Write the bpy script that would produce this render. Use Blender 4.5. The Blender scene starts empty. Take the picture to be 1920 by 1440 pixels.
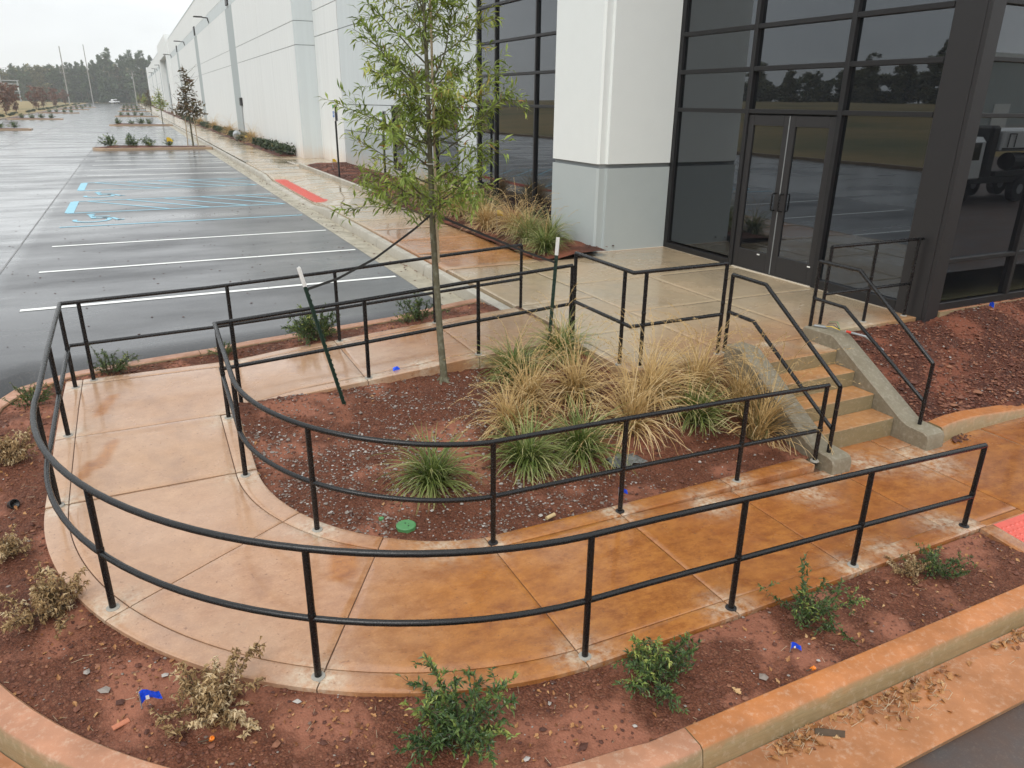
import bpy, math, random
import numpy as np
from mathutils import Matrix, Vector
random.seed(7); RNG = np.random.default_rng(7)
S = bpy.context.scene; COL = S.collection
PI = math.pi
# ------------------------------------------------------------------ camera
cd = bpy.data.cameras.new('camera'); cam = bpy.data.objects.new('camera', cd); COL.objects.link(cam)
PITCH, ROLL, YAW = math.radians(20.816), math.radians(.661), math.radians(26.15)
cp, sp, cy_, sy_, cr, sr = (math.cos(PITCH), math.sin(PITCH), math.cos(YAW), math.sin(YAW), math.cos(ROLL), math.sin(ROLL))
def _roll(v): return np.array([cr*v[0]-sr*v[1], sr*v[0]+cr*v[1], v[2]])
_dn, _fw, _rt = np.array([0, cp, sp]), np.array([0, -sp, cp]), np.array([1., 0, 0])
_M = np.array([_roll(cy_*_rt+sy_*_fw), _roll(-sy_*_rt+cy_*_fw), -_roll(_dn)])
EYE = 3.33
mw = Matrix.Identity(4)
for i in range(3):
    mw[i][0], mw[i][1], mw[i][2] = _M[i][0], -_M[i][1], -_M[i][2]
mw[2][3] = EYE
cam.matrix_world = mw
cd.sensor_width = 36; cd.lens = 1384.7/1920*36; cd.clip_start = .05; cd.clip_end = 4000
S.camera = cam
# ------------------------------------------------------------------ render + view
S.render.engine = 'CYCLES'
cy = S.cycles
cy.use_denoising = True
try: cy.denoiser = 'OPENIMAGEDENOISE'
except Exception: pass
cy.max_bounces = 6; cy.diffuse_bounces = 3; cy.glossy_bounces = 3; cy.transmission_bounces = 4; cy.volume_bounces = 1
cy.transparent_max_bounces = 6; cy.caustics_reflective = False; cy.caustics_refractive = False
cy.sample_clamp_indirect = 8
vs = S.view_settings; vs.view_transform = 'Standard'; vs.look = 'None'; vs.gamma = 1; vs.use_curve_mapping = False
vs.exposure = 0.2
# ------------------------------------------------------------------ node helpers
def nd(nt, typ, ins=None, **props):
    n = nt.nodes.new(typ)
    for k, v in props.items(): setattr(n, k, v)
    for k, v in (ins or {}).items():
        s = n.inputs[k]
        if isinstance(v, bpy.types.NodeSocket): nt.links.new(v, s)
        else:
            if isinstance(v, (tuple, list)) and len(v) == 3 and s.type == 'RGBA': v = (*v, 1)
            s.default_value = v
    return n
def mixc(nt, f, a, b, blend='MIX'):
    n = nd(nt, 'ShaderNodeMix', {0: f, 6: a, 7: b}, data_type='RGBA', blend_type=blend); return n.outputs[2]
def mth(nt, op, a, b=0.0, clamp=False):
    return nd(nt, 'ShaderNodeMath', {0: a, 1: b}, operation=op, use_clamp=clamp).outputs[0]
def ramp(nt, f, stops):
    n = nd(nt, 'ShaderNodeValToRGB', {0: f}); e = n.color_ramp.elements
    while len(e) < len(stops): e.new(.5)
    for el, (p, c) in zip(e, stops):
        el.position = p; el.color = (c, c, c, 1) if not isinstance(c, tuple) else (*c, 1)
    return n.outputs[0]
def noise(nt, vec, scale, detail=4, rough=.55, out=0):
    return nd(nt, 'ShaderNodeTexNoise', {'Vector': vec, 'Scale': scale, 'Detail': detail, 'Roughness': rough}).outputs[out]
def scl(nt, vec, s):
    return nd(nt, 'ShaderNodeVectorMath', {0: vec, 1: s}, operation='MULTIPLY').outputs[0]
def newmat(name):
    m = bpy.data.materials.new(name); m.use_nodes = True; nt = m.node_tree
    return m, nt, nt.nodes['Principled BSDF']
def setp(nt, b, **kw):
    names = dict(col='Base Color', rough='Roughness', metal='Metallic', spec='Specular IOR Level', norm='Normal', ior='IOR', coat='Coat Weight', coatr='Coat Roughness', sheen='Sheen Weight')
    for k, v in kw.items():
        s = b.inputs[names[k]]
        if isinstance(v, bpy.types.NodeSocket): nt.links.new(v, s)
        else: s.default_value = (*v, 1) if isinstance(v, tuple) and len(v) == 3 else v
def bump(nt, h, strength, dist):
    return nd(nt, 'ShaderNodeBump', {'Height': h, 'Strength': strength, 'Distance': dist}).outputs[0]
def wpos(nt): return nd(nt, 'ShaderNodeNewGeometry').outputs['Position']
def attr(nt, sep=False):
    a = nd(nt, 'ShaderNodeAttribute', attribute_name='Col')
    if not sep: return a.outputs['Color']
    s = nd(nt, 'ShaderNodeSeparateColor', {0: a.outputs['Color']}); return s.outputs[0], s.outputs[1], s.outputs[2]
# ------------------------------------------------------------------ sky and sun
SUN_EL, SUN_AZ = math.radians(52), math.radians(222)
W = bpy.data.worlds.new('World'); S.world = W; W.use_nodes = True; wn = W.node_tree
bg = wn.nodes['Background']
sky = nd(wn, 'ShaderNodeTexSky', sky_type='NISHITA', sun_disc=False, sun_elevation=SUN_EL, sun_rotation=SUN_AZ)
geo = nd(wn, 'ShaderNodeTexCoord').outputs['Generated']
sz = nd(wn, 'ShaderNodeSeparateXYZ', {0: geo}).outputs[2]
up = mth(wn, 'MAXIMUM', sz, 0.0)
lum = mth(wn, 'ADD', mth(wn, 'MULTIPLY', up, 5.4), 9.0)                    # overcast dome: zenith brighter than horizon
cl = noise(wn, scl(wn, geo, (1.0, 1.0, 3.2)), 3.0, 5, .55)
lum = mth(wn, 'MULTIPLY', lum, mth(wn, 'ADD', mth(wn, 'MULTIPLY', cl, .50), .74))
cloud = mixc(wn, 1.0, (.965, .99, 1.0, 1), (1, 1, 1, 1), 'MULTIPLY')
cloud = nd(wn, 'ShaderNodeVectorMath', {0: cloud, 1: lum}, operation='MULTIPLY').outputs[0]
wn.links.new(mixc(wn, .93, sky.outputs[0], cloud), bg.inputs[0])
bg.inputs[1].default_value = .1
ld = bpy.data.lights.new('sun', 'SUN'); ld.energy = 1.5; ld.angle = math.radians(35); ld.color = (1, .97, .92)
sun = bpy.data.objects.new('sun', ld); COL.objects.link(sun)
_d = Vector((math.cos(SUN_EL)*math.sin(SUN_AZ), math.cos(SUN_EL)*math.cos(SUN_AZ), math.sin(SUN_EL)))
sun.rotation_euler = _d.to_track_quat('Z', 'Y').to_euler(); sun.location = (0, 0, 40)
# ------------------------------------------------------------------ object helpers
def tag(o, label=None, cat=None, group=None, kind=None):
    if label: o['label'] = label
    if cat: o['category'] = cat
    if group: o['group'] = group
    if kind: o['kind'] = kind
    return o
def empty(name, loc=(0, 0, 0), rz=0):
    o = bpy.data.objects.new(name, None); COL.objects.link(o); o.location = loc; o.rotation_euler = (0, 0, rz); o.empty_display_size = .1
    return o
def link(name, me, parent=None, loc=None):
    o = bpy.data.objects.new(name, me); COL.objects.link(o)
    if parent is not None: o.parent = parent
    if loc is not None: o.location = loc
    return o
def mkmesh(name, V, F, m=None, col=None, smooth=False, mi=None):
    me = bpy.data.meshes.new(name)
    me.from_pydata(V if isinstance(V, list) else np.asarray(V, dtype=np.float32), [], F)
    if m is not None:
        for x in (m if isinstance(m, (list, tuple)) else [m]): me.materials.append(x)
    if mi is not None: me.polygons.foreach_set('material_index', np.asarray(mi, dtype=np.int32))
    if col is not None:
        c = np.ones((len(V), 4), dtype=np.float32); c[:, :3] = np.asarray(col)
        a = me.attributes.new('Col', 'FLOAT_COLOR', 'POINT'); a.data.foreach_set('color', c.ravel())
    if smooth: me.polygons.foreach_set('use_smooth', np.ones(len(me.polygons), dtype=bool))
    me.update()
    return me
class MB:
    def __init__(s): s.V = []; s.F = []; s.C = []; s.usec = False
    def add(s, V, F, c=None):
        n = len(s.V); s.V += [tuple(map(float, v)) for v in V]; s.F += [tuple(int(i)+n for i in f) for f in F]
        s.C += [c or (1, 1, 1)]*len(V)
        if c: s.usec = True
        return s
    def box(s, x0, x1, y0, y1, z0, z1, b=0.0, c=None):
        if b <= 0:
            V = [(x, y, z) for z in (z0, z1) for y in (y0, y1) for x in (x0, x1)]
            return s.add(V, [(0, 2, 3, 1), (4, 5, 7, 6), (0, 1, 5, 4), (2, 6, 7, 3), (0, 4, 6, 2), (1, 3, 7, 5)], c)
        b = min(b, (x1-x0)*.45, (y1-y0)*.45, (z1-z0)*.45)
        V = []; 
        for sx, X in ((1, x0), (-1, x1)):
            for sy, Y in ((1, y0), (-1, y1)):
                for szz, Z in ((1, z0), (-1, z1)):
                    V += [(X, Y+sy*b, Z+szz*b), (X+sx*b, Y, Z+szz*b), (X+sx*b, Y+sy*b, Z)]
        def i(a, e, g, k): return ((a*2+e)*2+g)*3+k
        F = [[i(0,0,0,0), i(0,0,1,0), i(0,1,1,0), i(0,1,0,0)], [i(1,0,0,0), i(1,1,0,0), i(1,1,1,0), i(1,0,1,0)],
             [i(0,0,0,1), i(1,0,0,1), i(1,0,1,1), i(0,0,1,1)], [i(0,1,0,1), i(0,1,1,1), i(1,1,1,1), i(1,1,0,1)],
             [i(0,0,0,2), i(0,1,0,2), i(1,1,0,2), i(1,0,0,2)], [i(0,0,1,2), i(1,0,1,2), i(1,1,1,2), i(0,1,1,2)]]
        for e in (0, 1):
            for g in (0, 1):
                F.append([i(0,e,g,1), i(1,e,g,1), i(1,e,g,2), i(0,e,g,2)])
                F.append([i(e,0,g,0), i(e,1,g,0), i(e,1,g,2), i(e,0,g,2)])
                F.append([i(e,g,0,0), i(e,g,1,0), i(e,g,1,1), i(e,g,0,1)])
                for k in (0, 1): F.append([i(e,g,k,0), i(e,g,k,1), i(e,g,k,2)])
        return s.add(V, F, c)
    def tube(s, P, r, n=8, cap=True, c=None):
        P = [Vector(p) for p in P]; m = len(P); R = r if isinstance(r, (list, tuple)) else [r]*m
        rings = []; prev = None; V = []
        for i in range(m):
            t0 = (P[i]-P[i-1]).normalized() if i else (P[1]-P[0]).normalized()
            t1 = (P[i+1]-P[i]).normalized() if i < m-1 else t0
            t = (t0+t1)
            t = t.normalized() if t.length > 1e-6 else t0
            if prev is None:
                u = t.orthogonal() if abs(t.z) > .9 else t.cross(Vector((0, 0, 1)))
                u.normalize()
            else:
                u = prev-t*prev.dot(t); u.normalize()
            w = t.cross(u); prev = u
            k = (t1-t0); cosh = max(.35, t.dot(t0))
            kd = k.normalized() if k.length > 1e-4 else None
            for j in range(n):
                a = 2*PI*j/n; d = u*math.cos(a)*R[i]+w*math.sin(a)*R[i]
                if kd is not None: d = d+kd*(d.dot(kd))*(1/cosh-1)
                V.append(P[i]+d)
        F = []
        for i in range(m-1):
            for j in range(n):
                a, b = i*n+j, i*n+(j+1) % n; F.append((a, b, b+n, a+n))
        if cap: F += [tuple(range(n-1, -1, -1)), tuple(range((m-1)*n, m*n))]
        return s.add(V, F, c)
    def build(s, name, m, parent=None, smooth=False, loc=None):
        return link(name, mkmesh(name, s.V, s.F, m, col=s.C if s.usec else None, smooth=smooth), parent, loc)
def copy_tree(o, parent=None):
    c = o.copy(); COL.objects.link(c); c.parent = parent
    for ch in list(o.children): copy_tree(ch, c)
    return c
def shade_auto(o, ang=35):
    me = o.data; me.polygons.foreach_set('use_smooth', np.ones(len(me.polygons), dtype=bool))
    try: me.set_sharp_from_angle(angle=math.radians(ang))
    except Exception: pass
    return o
# numpy noise
def vnoise(x, y, seed=0):
    xi, yi = np.floor(x).astype(np.int64), np.floor(y).astype(np.int64); fx, fy = x-xi, y-yi
    fx, fy = fx*fx*(3-2*fx), fy*fy*(3-2*fy)
    def h(a, b):
        n = (a*374761393+b*668265263+seed*982451653) & 0x7fffffff
        n = ((n ^ (n >> 13))*1274126177) & 0x7fffffff
        return ((n ^ (n >> 16)) & 0xffff)/65535.
    return (h(xi, yi)*(1-fx)+h(xi+1, yi)*fx)*(1-fy)+(h(xi, yi+1)*(1-fx)+h(xi+1, yi+1)*fx)*fy
def fbm(x, y, s, o=4, seed=0):
    x = np.asarray(x, float); y = np.asarray(y, float); v = 0; a = .5; t = 0
    for i in range(o):
        v = v+a*vnoise(x*s+17.3*i, y*s-9.1*i, seed+i); t += a; a *= .55; s *= 2.03
    return v/t
def sstep(a, b, x):
    t = np.clip((np.asarray(x, float)-a)/(b-a), 0, 1); return t*t*(3-2*t)
# ------------------------------------------------------------------ materials
def concrete_mat(name, fallback=None):
    m, nt, b = newmat(name); p = wpos(nt); r, g, bl = attr(nt, True)
    n1 = noise(nt, p, 1.3, 6, .62); n2 = noise(nt, p, 9, 6, .65); n3 = noise(nt, p, 70, 4, .7)
    f = mth(nt, 'ADD', r, mth(nt, 'MULTIPLY', mth(nt, 'SUBTRACT', n1, .5), .75), True)
    pink = mixc(nt, n2, (.335, .185, .108, 1), (.50, .305, .188, 1))
    orange = mixc(nt, n2, (.29, .100, .022, 1), (.45, .190, .046, 1))
    deep = mixc(nt, n2, (.105, .030, .010, 1), (.25, .075, .020, 1))
    gray = mixc(nt, n2, (.31, .235, .145, 1), (.46, .37, .245, 1))
    c = mixc(nt, ramp(nt, f, [(.12, 0.), (.78, 1.)]), pink, orange)
    spots = ramp(nt, noise(nt, scl(nt, p, (1.0, 1.7, 1)), 4.2, 11, .80), [(.43, 0.), (.66, 1.)])
    c = mixc(nt, mth(nt, 'MULTIPLY', spots, mth(nt, 'MULTIPLY', mth(nt, 'ADD', mth(nt, 'MULTIPLY', f, .84), .14), mth(nt, 'SUBTRACT', 1.0, mth(nt, 'MULTIPLY', bl, .85)))), c, deep)
    xd = mth(nt, 'MULTIPLY', ramp(nt, r, [(.90, 0.), (1., .75)]), ramp(nt, noise(nt, scl(nt, p, (.7, 2.0, 1)), 2.6, 10, .76), [(.40, 0.), (.66, 1.)]))
    c = mixc(nt, xd, c, mixc(nt, n2, (.17, .050, .016, 1), (.34, .115, .034, 1)))
    smud = ramp(nt, noise(nt, scl(nt, p, (1.4, .8, 1)), 1.9, 6, .6), [(.54, 0.), (.72, .45)])
    c = mixc(nt, mth(nt, 'MULTIPLY', smud, mth(nt, 'SUBTRACT', 1.0, f)), c, (.23, .135, .10, 1))
    gm = mth(nt, 'MULTIPLY', bl, ramp(nt, noise(nt, p, .9, 3, .5), [(.35, 1.), (.7, .82)]), True)
    c = mixc(nt, gm, c, gray)
    wn_ = ramp(nt, noise(nt, p, 16, 6, .7), [(.36, 0.), (.62, 1.)])
    c = mixc(nt, mth(nt, 'MULTIPLY', mth(nt, 'MULTIPLY', g, wn_), .85), c, (.56, .49, .38, 1))
    specks = ramp(nt, noise(nt, p, 34, 4, .6), [(.63, 0.), (.70, 1.)])
    c = mixc(nt, mth(nt, 'MULTIPLY', specks, .6), c, (.13, .06, .035, 1))
    c = mixc(nt, mth(nt, 'MULTIPLY', mth(nt, 'SUBTRACT', n3, .5), .9), c, (1, 1, 1, 1), 'OVERLAY')
    wet = ramp(nt, noise(nt, p, .9, 5, .6), [(.38, .08), (.64, .38)])
    h = mth(nt, 'ADD', mth(nt, 'MULTIPLY', noise(nt, p, 240, 3, .6), .5), noise(nt, p, 38, 4, .6))
    setp(nt, b, col=c, rough=wet, spec=.5, norm=bump(nt, h, .22, .004), coat=ramp(nt, noise(nt, p, .75, 4, .55), [(.42, .75), (.58, .05)]), coatr=.07)
    b.inputs['Coat IOR'].default_value = 1.36
    return m
M = {}
M['conc'] = concrete_mat('stained_concrete')
def kerb_mat(name, top, side, white=.35):
    m, nt, b = newmat(name); p = wpos(nt)
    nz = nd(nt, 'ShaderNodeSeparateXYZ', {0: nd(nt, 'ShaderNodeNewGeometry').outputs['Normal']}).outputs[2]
    n2 = noise(nt, p, 11, 6, .65); n1 = noise(nt, p, 2.2, 5, .6)
    t = mixc(nt, n2, tuple(.72*x for x in top)+(1,), tuple(1.2*x for x in top)+(1,))
    t = mixc(nt, ramp(nt, n1, [(.42, 0.), (.7, .8)]), t, tuple(x*.55 for x in top)+(1,))
    ln = noise(nt, scl(nt, p, (2.5, 2.5, 40)), 3, 5, .6)
    s_ = mixc(nt, ln, tuple(.72*x for x in side)+(1,), tuple(1.25*x for x in side)+(1,))
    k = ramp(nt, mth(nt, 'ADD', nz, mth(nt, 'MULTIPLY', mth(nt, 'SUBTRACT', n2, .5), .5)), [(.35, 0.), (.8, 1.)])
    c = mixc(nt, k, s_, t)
    e = ramp(nt, noise(nt, p, 22, 6, .7), [(.52, 0.), (.68, white)])
    c = mixc(nt, e, c, (.52, .43, .33, 1))
    h = mth(nt, 'ADD', noise(nt, p, 200, 3, .6), noise(nt, p, 35, 4, .6))
    setp(nt, b, col=c, rough=ramp(nt, n1, [(.35, .28), (.65, .6)]), norm=bump(nt, h, .3, .004))
    return m
M['kerb_near'] = kerb_mat('near_kerb_concrete', (.46, .17, .05), (.27, .195, .10), .3)
M['kerb_left'] = kerb_mat('pink_kerb_concrete', (.43, .20, .11), (.25, .19, .105))
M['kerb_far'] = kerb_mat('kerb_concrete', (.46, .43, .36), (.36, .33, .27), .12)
M['kerb_island'] = kerb_mat('island_kerb_concrete', (.33, .22, .14), (.36, .25, .16))
M['gutter'] = kerb_mat('gutter_concrete', (.38, .15, .05), (.3, .16, .08), .25)
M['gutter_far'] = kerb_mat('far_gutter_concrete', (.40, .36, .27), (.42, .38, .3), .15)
def asphalt_mat():
    m, nt, b = newmat('wet_asphalt'); p = wpos(nt)
    n1 = noise(nt, scl(nt, p, (.30, .85, 1)), .8, 6, .6); n2 = noise(nt, p, 2.6, 5, .6); n3 = noise(nt, p, 160, 2, .7)
    c = mixc(nt, n2, (.038, .040, .044, 1), (.072, .075, .079, 1))
    c = mixc(nt, ramp(nt, n3, [(.60, 0.), (.75, .5)]), c, (.16, .16, .16, 1))
    c = mixc(nt, ramp(nt, noise(nt, p, 48, 4, .75), [(.52, 0.), (.70, .75)]), c, (.13, .12, .11, 1))
    y = nd(nt, 'ShaderNodeSeparateXYZ', {0: p}).outputs[1]
    near = ramp(nt, mth(nt, 'MULTIPLY', y, .1), [(.15, 1.), (.5, 0.)])
    c = mixc(nt, mth(nt, 'MULTIPLY', near, ramp(nt, n2, [(.3, .8), (.7, .15)])), c, (.11, .058, .036, 1))
    r = ramp(nt, n1, [(.34, .10), (.52, .24), (.70, .40)])
    r = mth(nt, 'ADD', r, mth(nt, 'MULTIPLY', near, .4))
    h = mth(nt, 'ADD', mth(nt, 'MULTIPLY', n3, 1.0), noise(nt, p, 420, 2, .6))
    setp(nt, b, col=c, rough=r, spec=.6, norm=bump(nt, h, .13, .004))
    x = nd(nt, 'ShaderNodeSeparateXYZ', {0: p}).outputs[0]
    film = ramp(nt, n1, [(.40, 1.), (.66, .25)])
    film = mth(nt, 'MULTIPLY', film, mth(nt, 'SUBTRACT', 1.0, near))
    stall = mth(nt, 'MULTIPLY', ramp(nt, mth(nt, 'ADD', mth(nt, 'MULTIPLY', x, .2), .5), [(.0, 0.), (.06, 1.)]), ramp(nt, mth(nt, 'MULTIPLY', y, .01), [(.44, 1.), (.6, .25)]))
    setp(nt, b, coat=mth(nt, 'MULTIPLY', film, mth(nt, 'SUBTRACT', 1.0, mth(nt, 'MULTIPLY', stall, .42))), coatr=.16, rough=mth(nt, 'ADD', r, mth(nt, 'MULTIPLY', stall, .11)), spec=mth(nt, 'SUBTRACT', .6, mth(nt, 'MULTIPLY', stall, .14))); b.inputs['Coat IOR'].default_value = 1.4
    return m
M['asphalt'] = asphalt_mat()
def soil_mat(name, c0, c1, c2, pale=.5):
    m, nt, b = newmat(name); p = wpos(nt); mud = ramp(nt, noise(nt, p, 1.7, 4, .5), [(.50, 0.), (.60, 1.)])
    n1 = noise(nt, p, 3.2, 6, .65); n2 = noise(nt, p, 28, 6, .7); n3 = noise(nt, p, 95, 3, .6)
    c = mixc(nt, ramp(nt, n1, [(.35, 0.), (.68, 1.)]), (*c0, 1), (*c1, 1))
    c = mixc(nt, ramp(nt, n2, [(.5, 0.), (.75, .8)]), c, (*c2, 1))
    v = nd(nt, 'ShaderNodeTexVoronoi', {'Vector': p, 'Scale': 70.}, feature='F1')
    vr = nd(nt, 'ShaderNodeSeparateColor', {0: v.outputs['Color']}).outputs[0]
    c = mixc(nt, ramp(nt, vr, [(.84, 0.), (.92, pale)]), c, (.25, .12, .07, 1))
    c = mixc(nt, mth(nt, 'MULTIPLY', ramp(nt, v.outputs['Distance'], [(.35, 0.), (.75, 1.)]), .55), c, tuple(.35*x for x in c0)+(1,))
    c = mixc(nt, mth(nt, 'MULTIPLY', mud, .55), c, tuple(1.45*y for x, y in zip(c1, c2))+(1,))
    h = mth(nt, 'ADD', mth(nt, 'MULTIPLY', n2, 1.5), mth(nt, 'SUBTRACT', n3, v.outputs['Distance']))
    h = mth(nt, 'MULTIPLY', h, mth(nt, 'SUBTRACT', 1.0, mth(nt, 'MULTIPLY', mud, .6)))
    setp(nt, b, col=c, rough=ramp(nt, n1, [(.3, .5), (.7, .8)]), spec=.22, norm=bump(nt, h, .7, .012)); return m
M['soil'] = soil_mat('red_clay_soil', (.095, .031, .016), (.175, .062, .033), (.24, .098, .060), .4)
M['mulch'] = soil_mat('dark_red_mulch', (.054, .0150, .0080), (.112, .0315, .0155), (.165, .054, .029), .4)
M['mulch_far'] = soil_mat('bark_mulch', (.06, .022, .014), (.10, .036, .022), (.13, .05, .03), .2)
def plain(name, col, rough=.5, metal=0., bumps=None, vary=0.0, vs_=8., spec=.5):
    m, nt, b = newmat(name); p = wpos(nt)
    if vary: c = mixc(nt, noise(nt, p, vs_, 5, .6), tuple(x*(1-vary) for x in col)+(1,), tuple(min(1, x*(1+vary)) for x in col)+(1,))
    else: c = col
    setp(nt, b, col=c, rough=rough, metal=metal, spec=spec)
    if bumps: setp(nt, b, norm=bump(nt, noise(nt, p, bumps[0], 4, .6), bumps[1], bumps[2]))
    return m
def wall_mat(name, col):
    m, nt, b = newmat(name); p = wpos(nt)
    st = noise(nt, scl(nt, p, (3, 3, .12)), 1.2, 5, .6); n2 = noise(nt, p, 30, 4, .6)
    c = mixc(nt, st, tuple(x*.84 for x in col)+(1,), tuple(min(1, x*1.05) for x in col)+(1,))
    z = nd(nt, 'ShaderNodeSeparateXYZ', {0: p}).outputs[2]
    k = mth(nt, 'ADD', mth(nt, 'MULTIPLY', mth(nt, 'SUBTRACT', z, .6), .75), mth(nt, 'MULTIPLY', mth(nt, 'SUBTRACT', st, .5), .9))
    c = mixc(nt, ramp(nt, k, [(.08, .42), (.55, 0.)]), c, (.62, .42, .27, 1))       # clay splashed on the foot of the wall
    setp(nt, b, col=c, rough=.62, norm=bump(nt, n2, .12, .004)); return m
M['white'] = wall_mat('white_wall_paint', (.80, .82, .81))
M['lgray'] = wall_mat('pale_gray_wall_paint', (.62, .67, .68))
M['mgray'] = wall_mat('gray_wall_paint', (.42, .465, .47))
M['colgray'] = plain('gray_pier_paint', (.42, .465, .465), .6, vary=.04, vs_=3)
M['colwhite'] = plain('white_pier_paint', (.765, .80, .785), .6, vary=.03, vs_=3, bumps=(60, .1, .003))
M['joint'] = plain('joint_sealant', (.22, .235, .24), .8)
M['caulk'] = plain('pale_caulk', (.62, .56, .46), .7, vary=.15)
def rail_mat():
    m, nt, b = newmat('wet_black_paint'); p = wpos(nt)
    v = nd(nt, 'ShaderNodeTexVoronoi', {'Vector': p, 'Scale': 130.}, feature='F1')
    hgt = ramp(nt, v.outputs['Distance'], [(.0, 1.), (.42, 0.)])
    setp(nt, b, col=(.006, .006, .0065), rough=ramp(nt, noise(nt, p, 30, 4, .6), [(.35, .2), (.7, .36)]), spec=.42, norm=bump(nt, hgt, .22, .0025)); return m
M['rail'] = rail_mat()
M['mull'] = plain('dark_bronze_aluminium', (.014, .0138, .0150), .42, .0, vary=.1, spec=.3)
M['mull2'] = plain('bronze_corner_aluminium', (.021, .020, .021), .42, .0, vary=.1, spec=.35)
def glass_mat(name, tint, ior=1.98):
    m, nt, b = newmat(name); p = wpos(nt)
    w = noise(nt, p, .55, 2, .4)
    dirt = ramp(nt, noise(nt, scl(nt, p, (6, 6, 1.2)), 2, 6, .7), [(.5, 0.), (.8, .12)])
    b.inputs['Specular Tint'].default_value = (.86, .93, 1, 1)
    setp(nt, b, col=mixc(nt, dirt, (*tint, 1), (.10, .10, .10, 1)), rough=.012, ior=ior, spec=.5, norm=bump(nt, w, .06, .02)); return m
M['glass'] = glass_mat('dark_tinted_glass', (.004, .005, .0065))
def leaf_mat(name, cols, rough=.45, trans=.25):
    m, nt, b = newmat(name); t = attr(nt, True)[0]
    c = ramp(nt, t, [(i/(len(cols)-1), tuple(k)) for i, k in enumerate(cols)])
    setp(nt, b, col=c, rough=rough, spec=.4)
    tr = nd(nt, 'ShaderNodeBsdfTranslucent', {0: c}); mx = nd(nt, 'ShaderNodeMixShader', {0: trans, 1: b.outputs[0], 2: tr.outputs[0]})
    nt.links.new(mx.outputs[0], nt.nodes['Material Output'].inputs[0]); return m
M['oakleaf'] = leaf_mat('willow_oak_leaf', [(.095, .150, .024), (.185, .255, .040), (.28, .345, .065), (.39, .41, .10), (.34, .16, .04)])
M['shrubleaf'] = leaf_mat('glossy_shrub_leaf', [(.026, .054, .024), (.056, .102, .034), (.098, .155, .044), (.18, .25, .06), (.35, .39, .10)], .3)
M['dryleaf'] = leaf_mat('dry_shrub_leaf', [(.15, .09, .04), (.30, .195, .09), (.46, .32, .16), (.58, .44, .25), (.68, .56, .37)], .6)
M['grassgreen'] = leaf_mat('fountain_grass_blade', [(.08, .125, .025), (.165, .215, .048), (.27, .30, .10), (.42, .41, .19), (.58, .50, .28)], .5, .3)
M['grasstan'] = leaf_mat('straw_grass_blade', [(.13, .13, .045), (.33, .235, .095), (.50, .34, .14), (.62, .44, .20), (.70, .55, .32)], .55, .3)
M['litter'] = leaf_mat('fallen_oak_leaf', [(.16, .06, .025), (.32, .14, .05), (.45, .23, .09), (.52, .33, .16)], .55, .15)
M['pineleaf'] = leaf_mat('pine_foliage', [(.018, .040, .020), (.055, .098, .042), (.115, .165, .070)], .7, .1)
M['mixleaf'] = leaf_mat('woodland_foliage', [(.035, .052, .022), (.115, .125, .045), (.24, .205, .085)], .7, .1)
M['redleaf'] = leaf_mat('rust_red_foliage', [(.10, .045, .028), (.17, .075, .042), (.22, .11, .065)], .6, .2)
M['brownleaf'] = leaf_mat('brown_green_foliage', [(.055, .045, .018), (.09, .075, .025), (.13, .09, .04), (.16, .08, .04)], .55, .15)
M['hedgeleaf'] = leaf_mat('dark_hedge_leaf', [(.018, .038, .016), (.035, .06, .024), (.07, .085, .035)], .5, .1)
def bark_mat(name, a, c):
    m, nt, b = newmat(name); p = nd(nt, 'ShaderNodeTexCoord').outputs['Object']
    n = noise(nt, scl(nt, p, (1, 1, .35)), 60, 5, .65)
    lich = ramp(nt, noise(nt, p, 18, 5, .6), [(.5, 0.), (.66, .6)])
    k = mixc(nt, lich, mixc(nt, n, (*a, 1), (*c, 1)), (.24, .24, .18, 1))
    setp(nt, b, col=k, rough=.8, norm=bump(nt, n, .6, .006)); return m
M['bark'] = bark_mat('young_oak_bark', (.060, .056, .032), (.17, .155, .095))
M['twig'] = plain('brown_twig', (.075, .05, .03), .8, vary=.3, vs_=40)
M['wood'] = plain('pale_wood', (.42, .33, .22), .75, vary=.2, vs_=30)
M['stone'] = leaf_mat('gravel_stone', [(.115, .048, .032), (.17, .125, .10), (.245, .215, .19), (.40, .375, .35)], .55, 0.)
M['clod'] = leaf_mat('clay_clod', [(.06, .02, .012), (.11, .036, .02), (.17, .065, .038), (.25, .11, .06)], .7, 0.)
M['linewhite'] = plain('white_road_paint', (.82, .83, .80), .45, vary=.08, vs_=12)
M['lineblue'] = plain('blue_road_paint', (.24, .50, .62), .5, vary=.2, vs_=12)
M['grout'] = plain('gray_grout', (.30, .285, .25), .7, vary=.2, vs_=25)
M['seam'] = plain('worn_seam_sealer', (.20, .20, .20), .6, vary=.6, vs_=1.2)
M['redpad'] = plain('red_tactile_paving', (.62, .115, .085), .42, vary=.22, vs_=14)
M['post_green'] = plain('dark_green_steel', (.014, .038, .026), .45, .1, vary=.2, vs_=30)
M['post_white'] = plain('white_painted_steel', (.78, .78, .76), .5, vary=.08)
M['strap'] = plain('black_strap', (.022, .023, .022), .6)
M['blue'] = plain('blue_plastic', (.010, .085, .80), .35, vary=.1)
M['yellow'] = plain('yellow_plastic', (.75, .52, .03), .45)
M['orange'] = plain('orange_plastic', (.78, .22, .02), .4)
M['green_lid'] = plain('green_plastic', (.075, .235, .085), .5, vary=.15, vs_=20)
M['black'] = plain('black_plastic', (.012, .012, .012), .45)
M['steel'] = plain('gray_steel', (.36, .38, .39), .45, .5, vary=.1)
M['galv'] = plain('weathered_pole_wood', (.27, .26, .24), .7, vary=.15)
M['terracotta'] = plain('terracotta_chip', (.42, .15, .08), .7, vary=.2, vs_=30)
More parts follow.
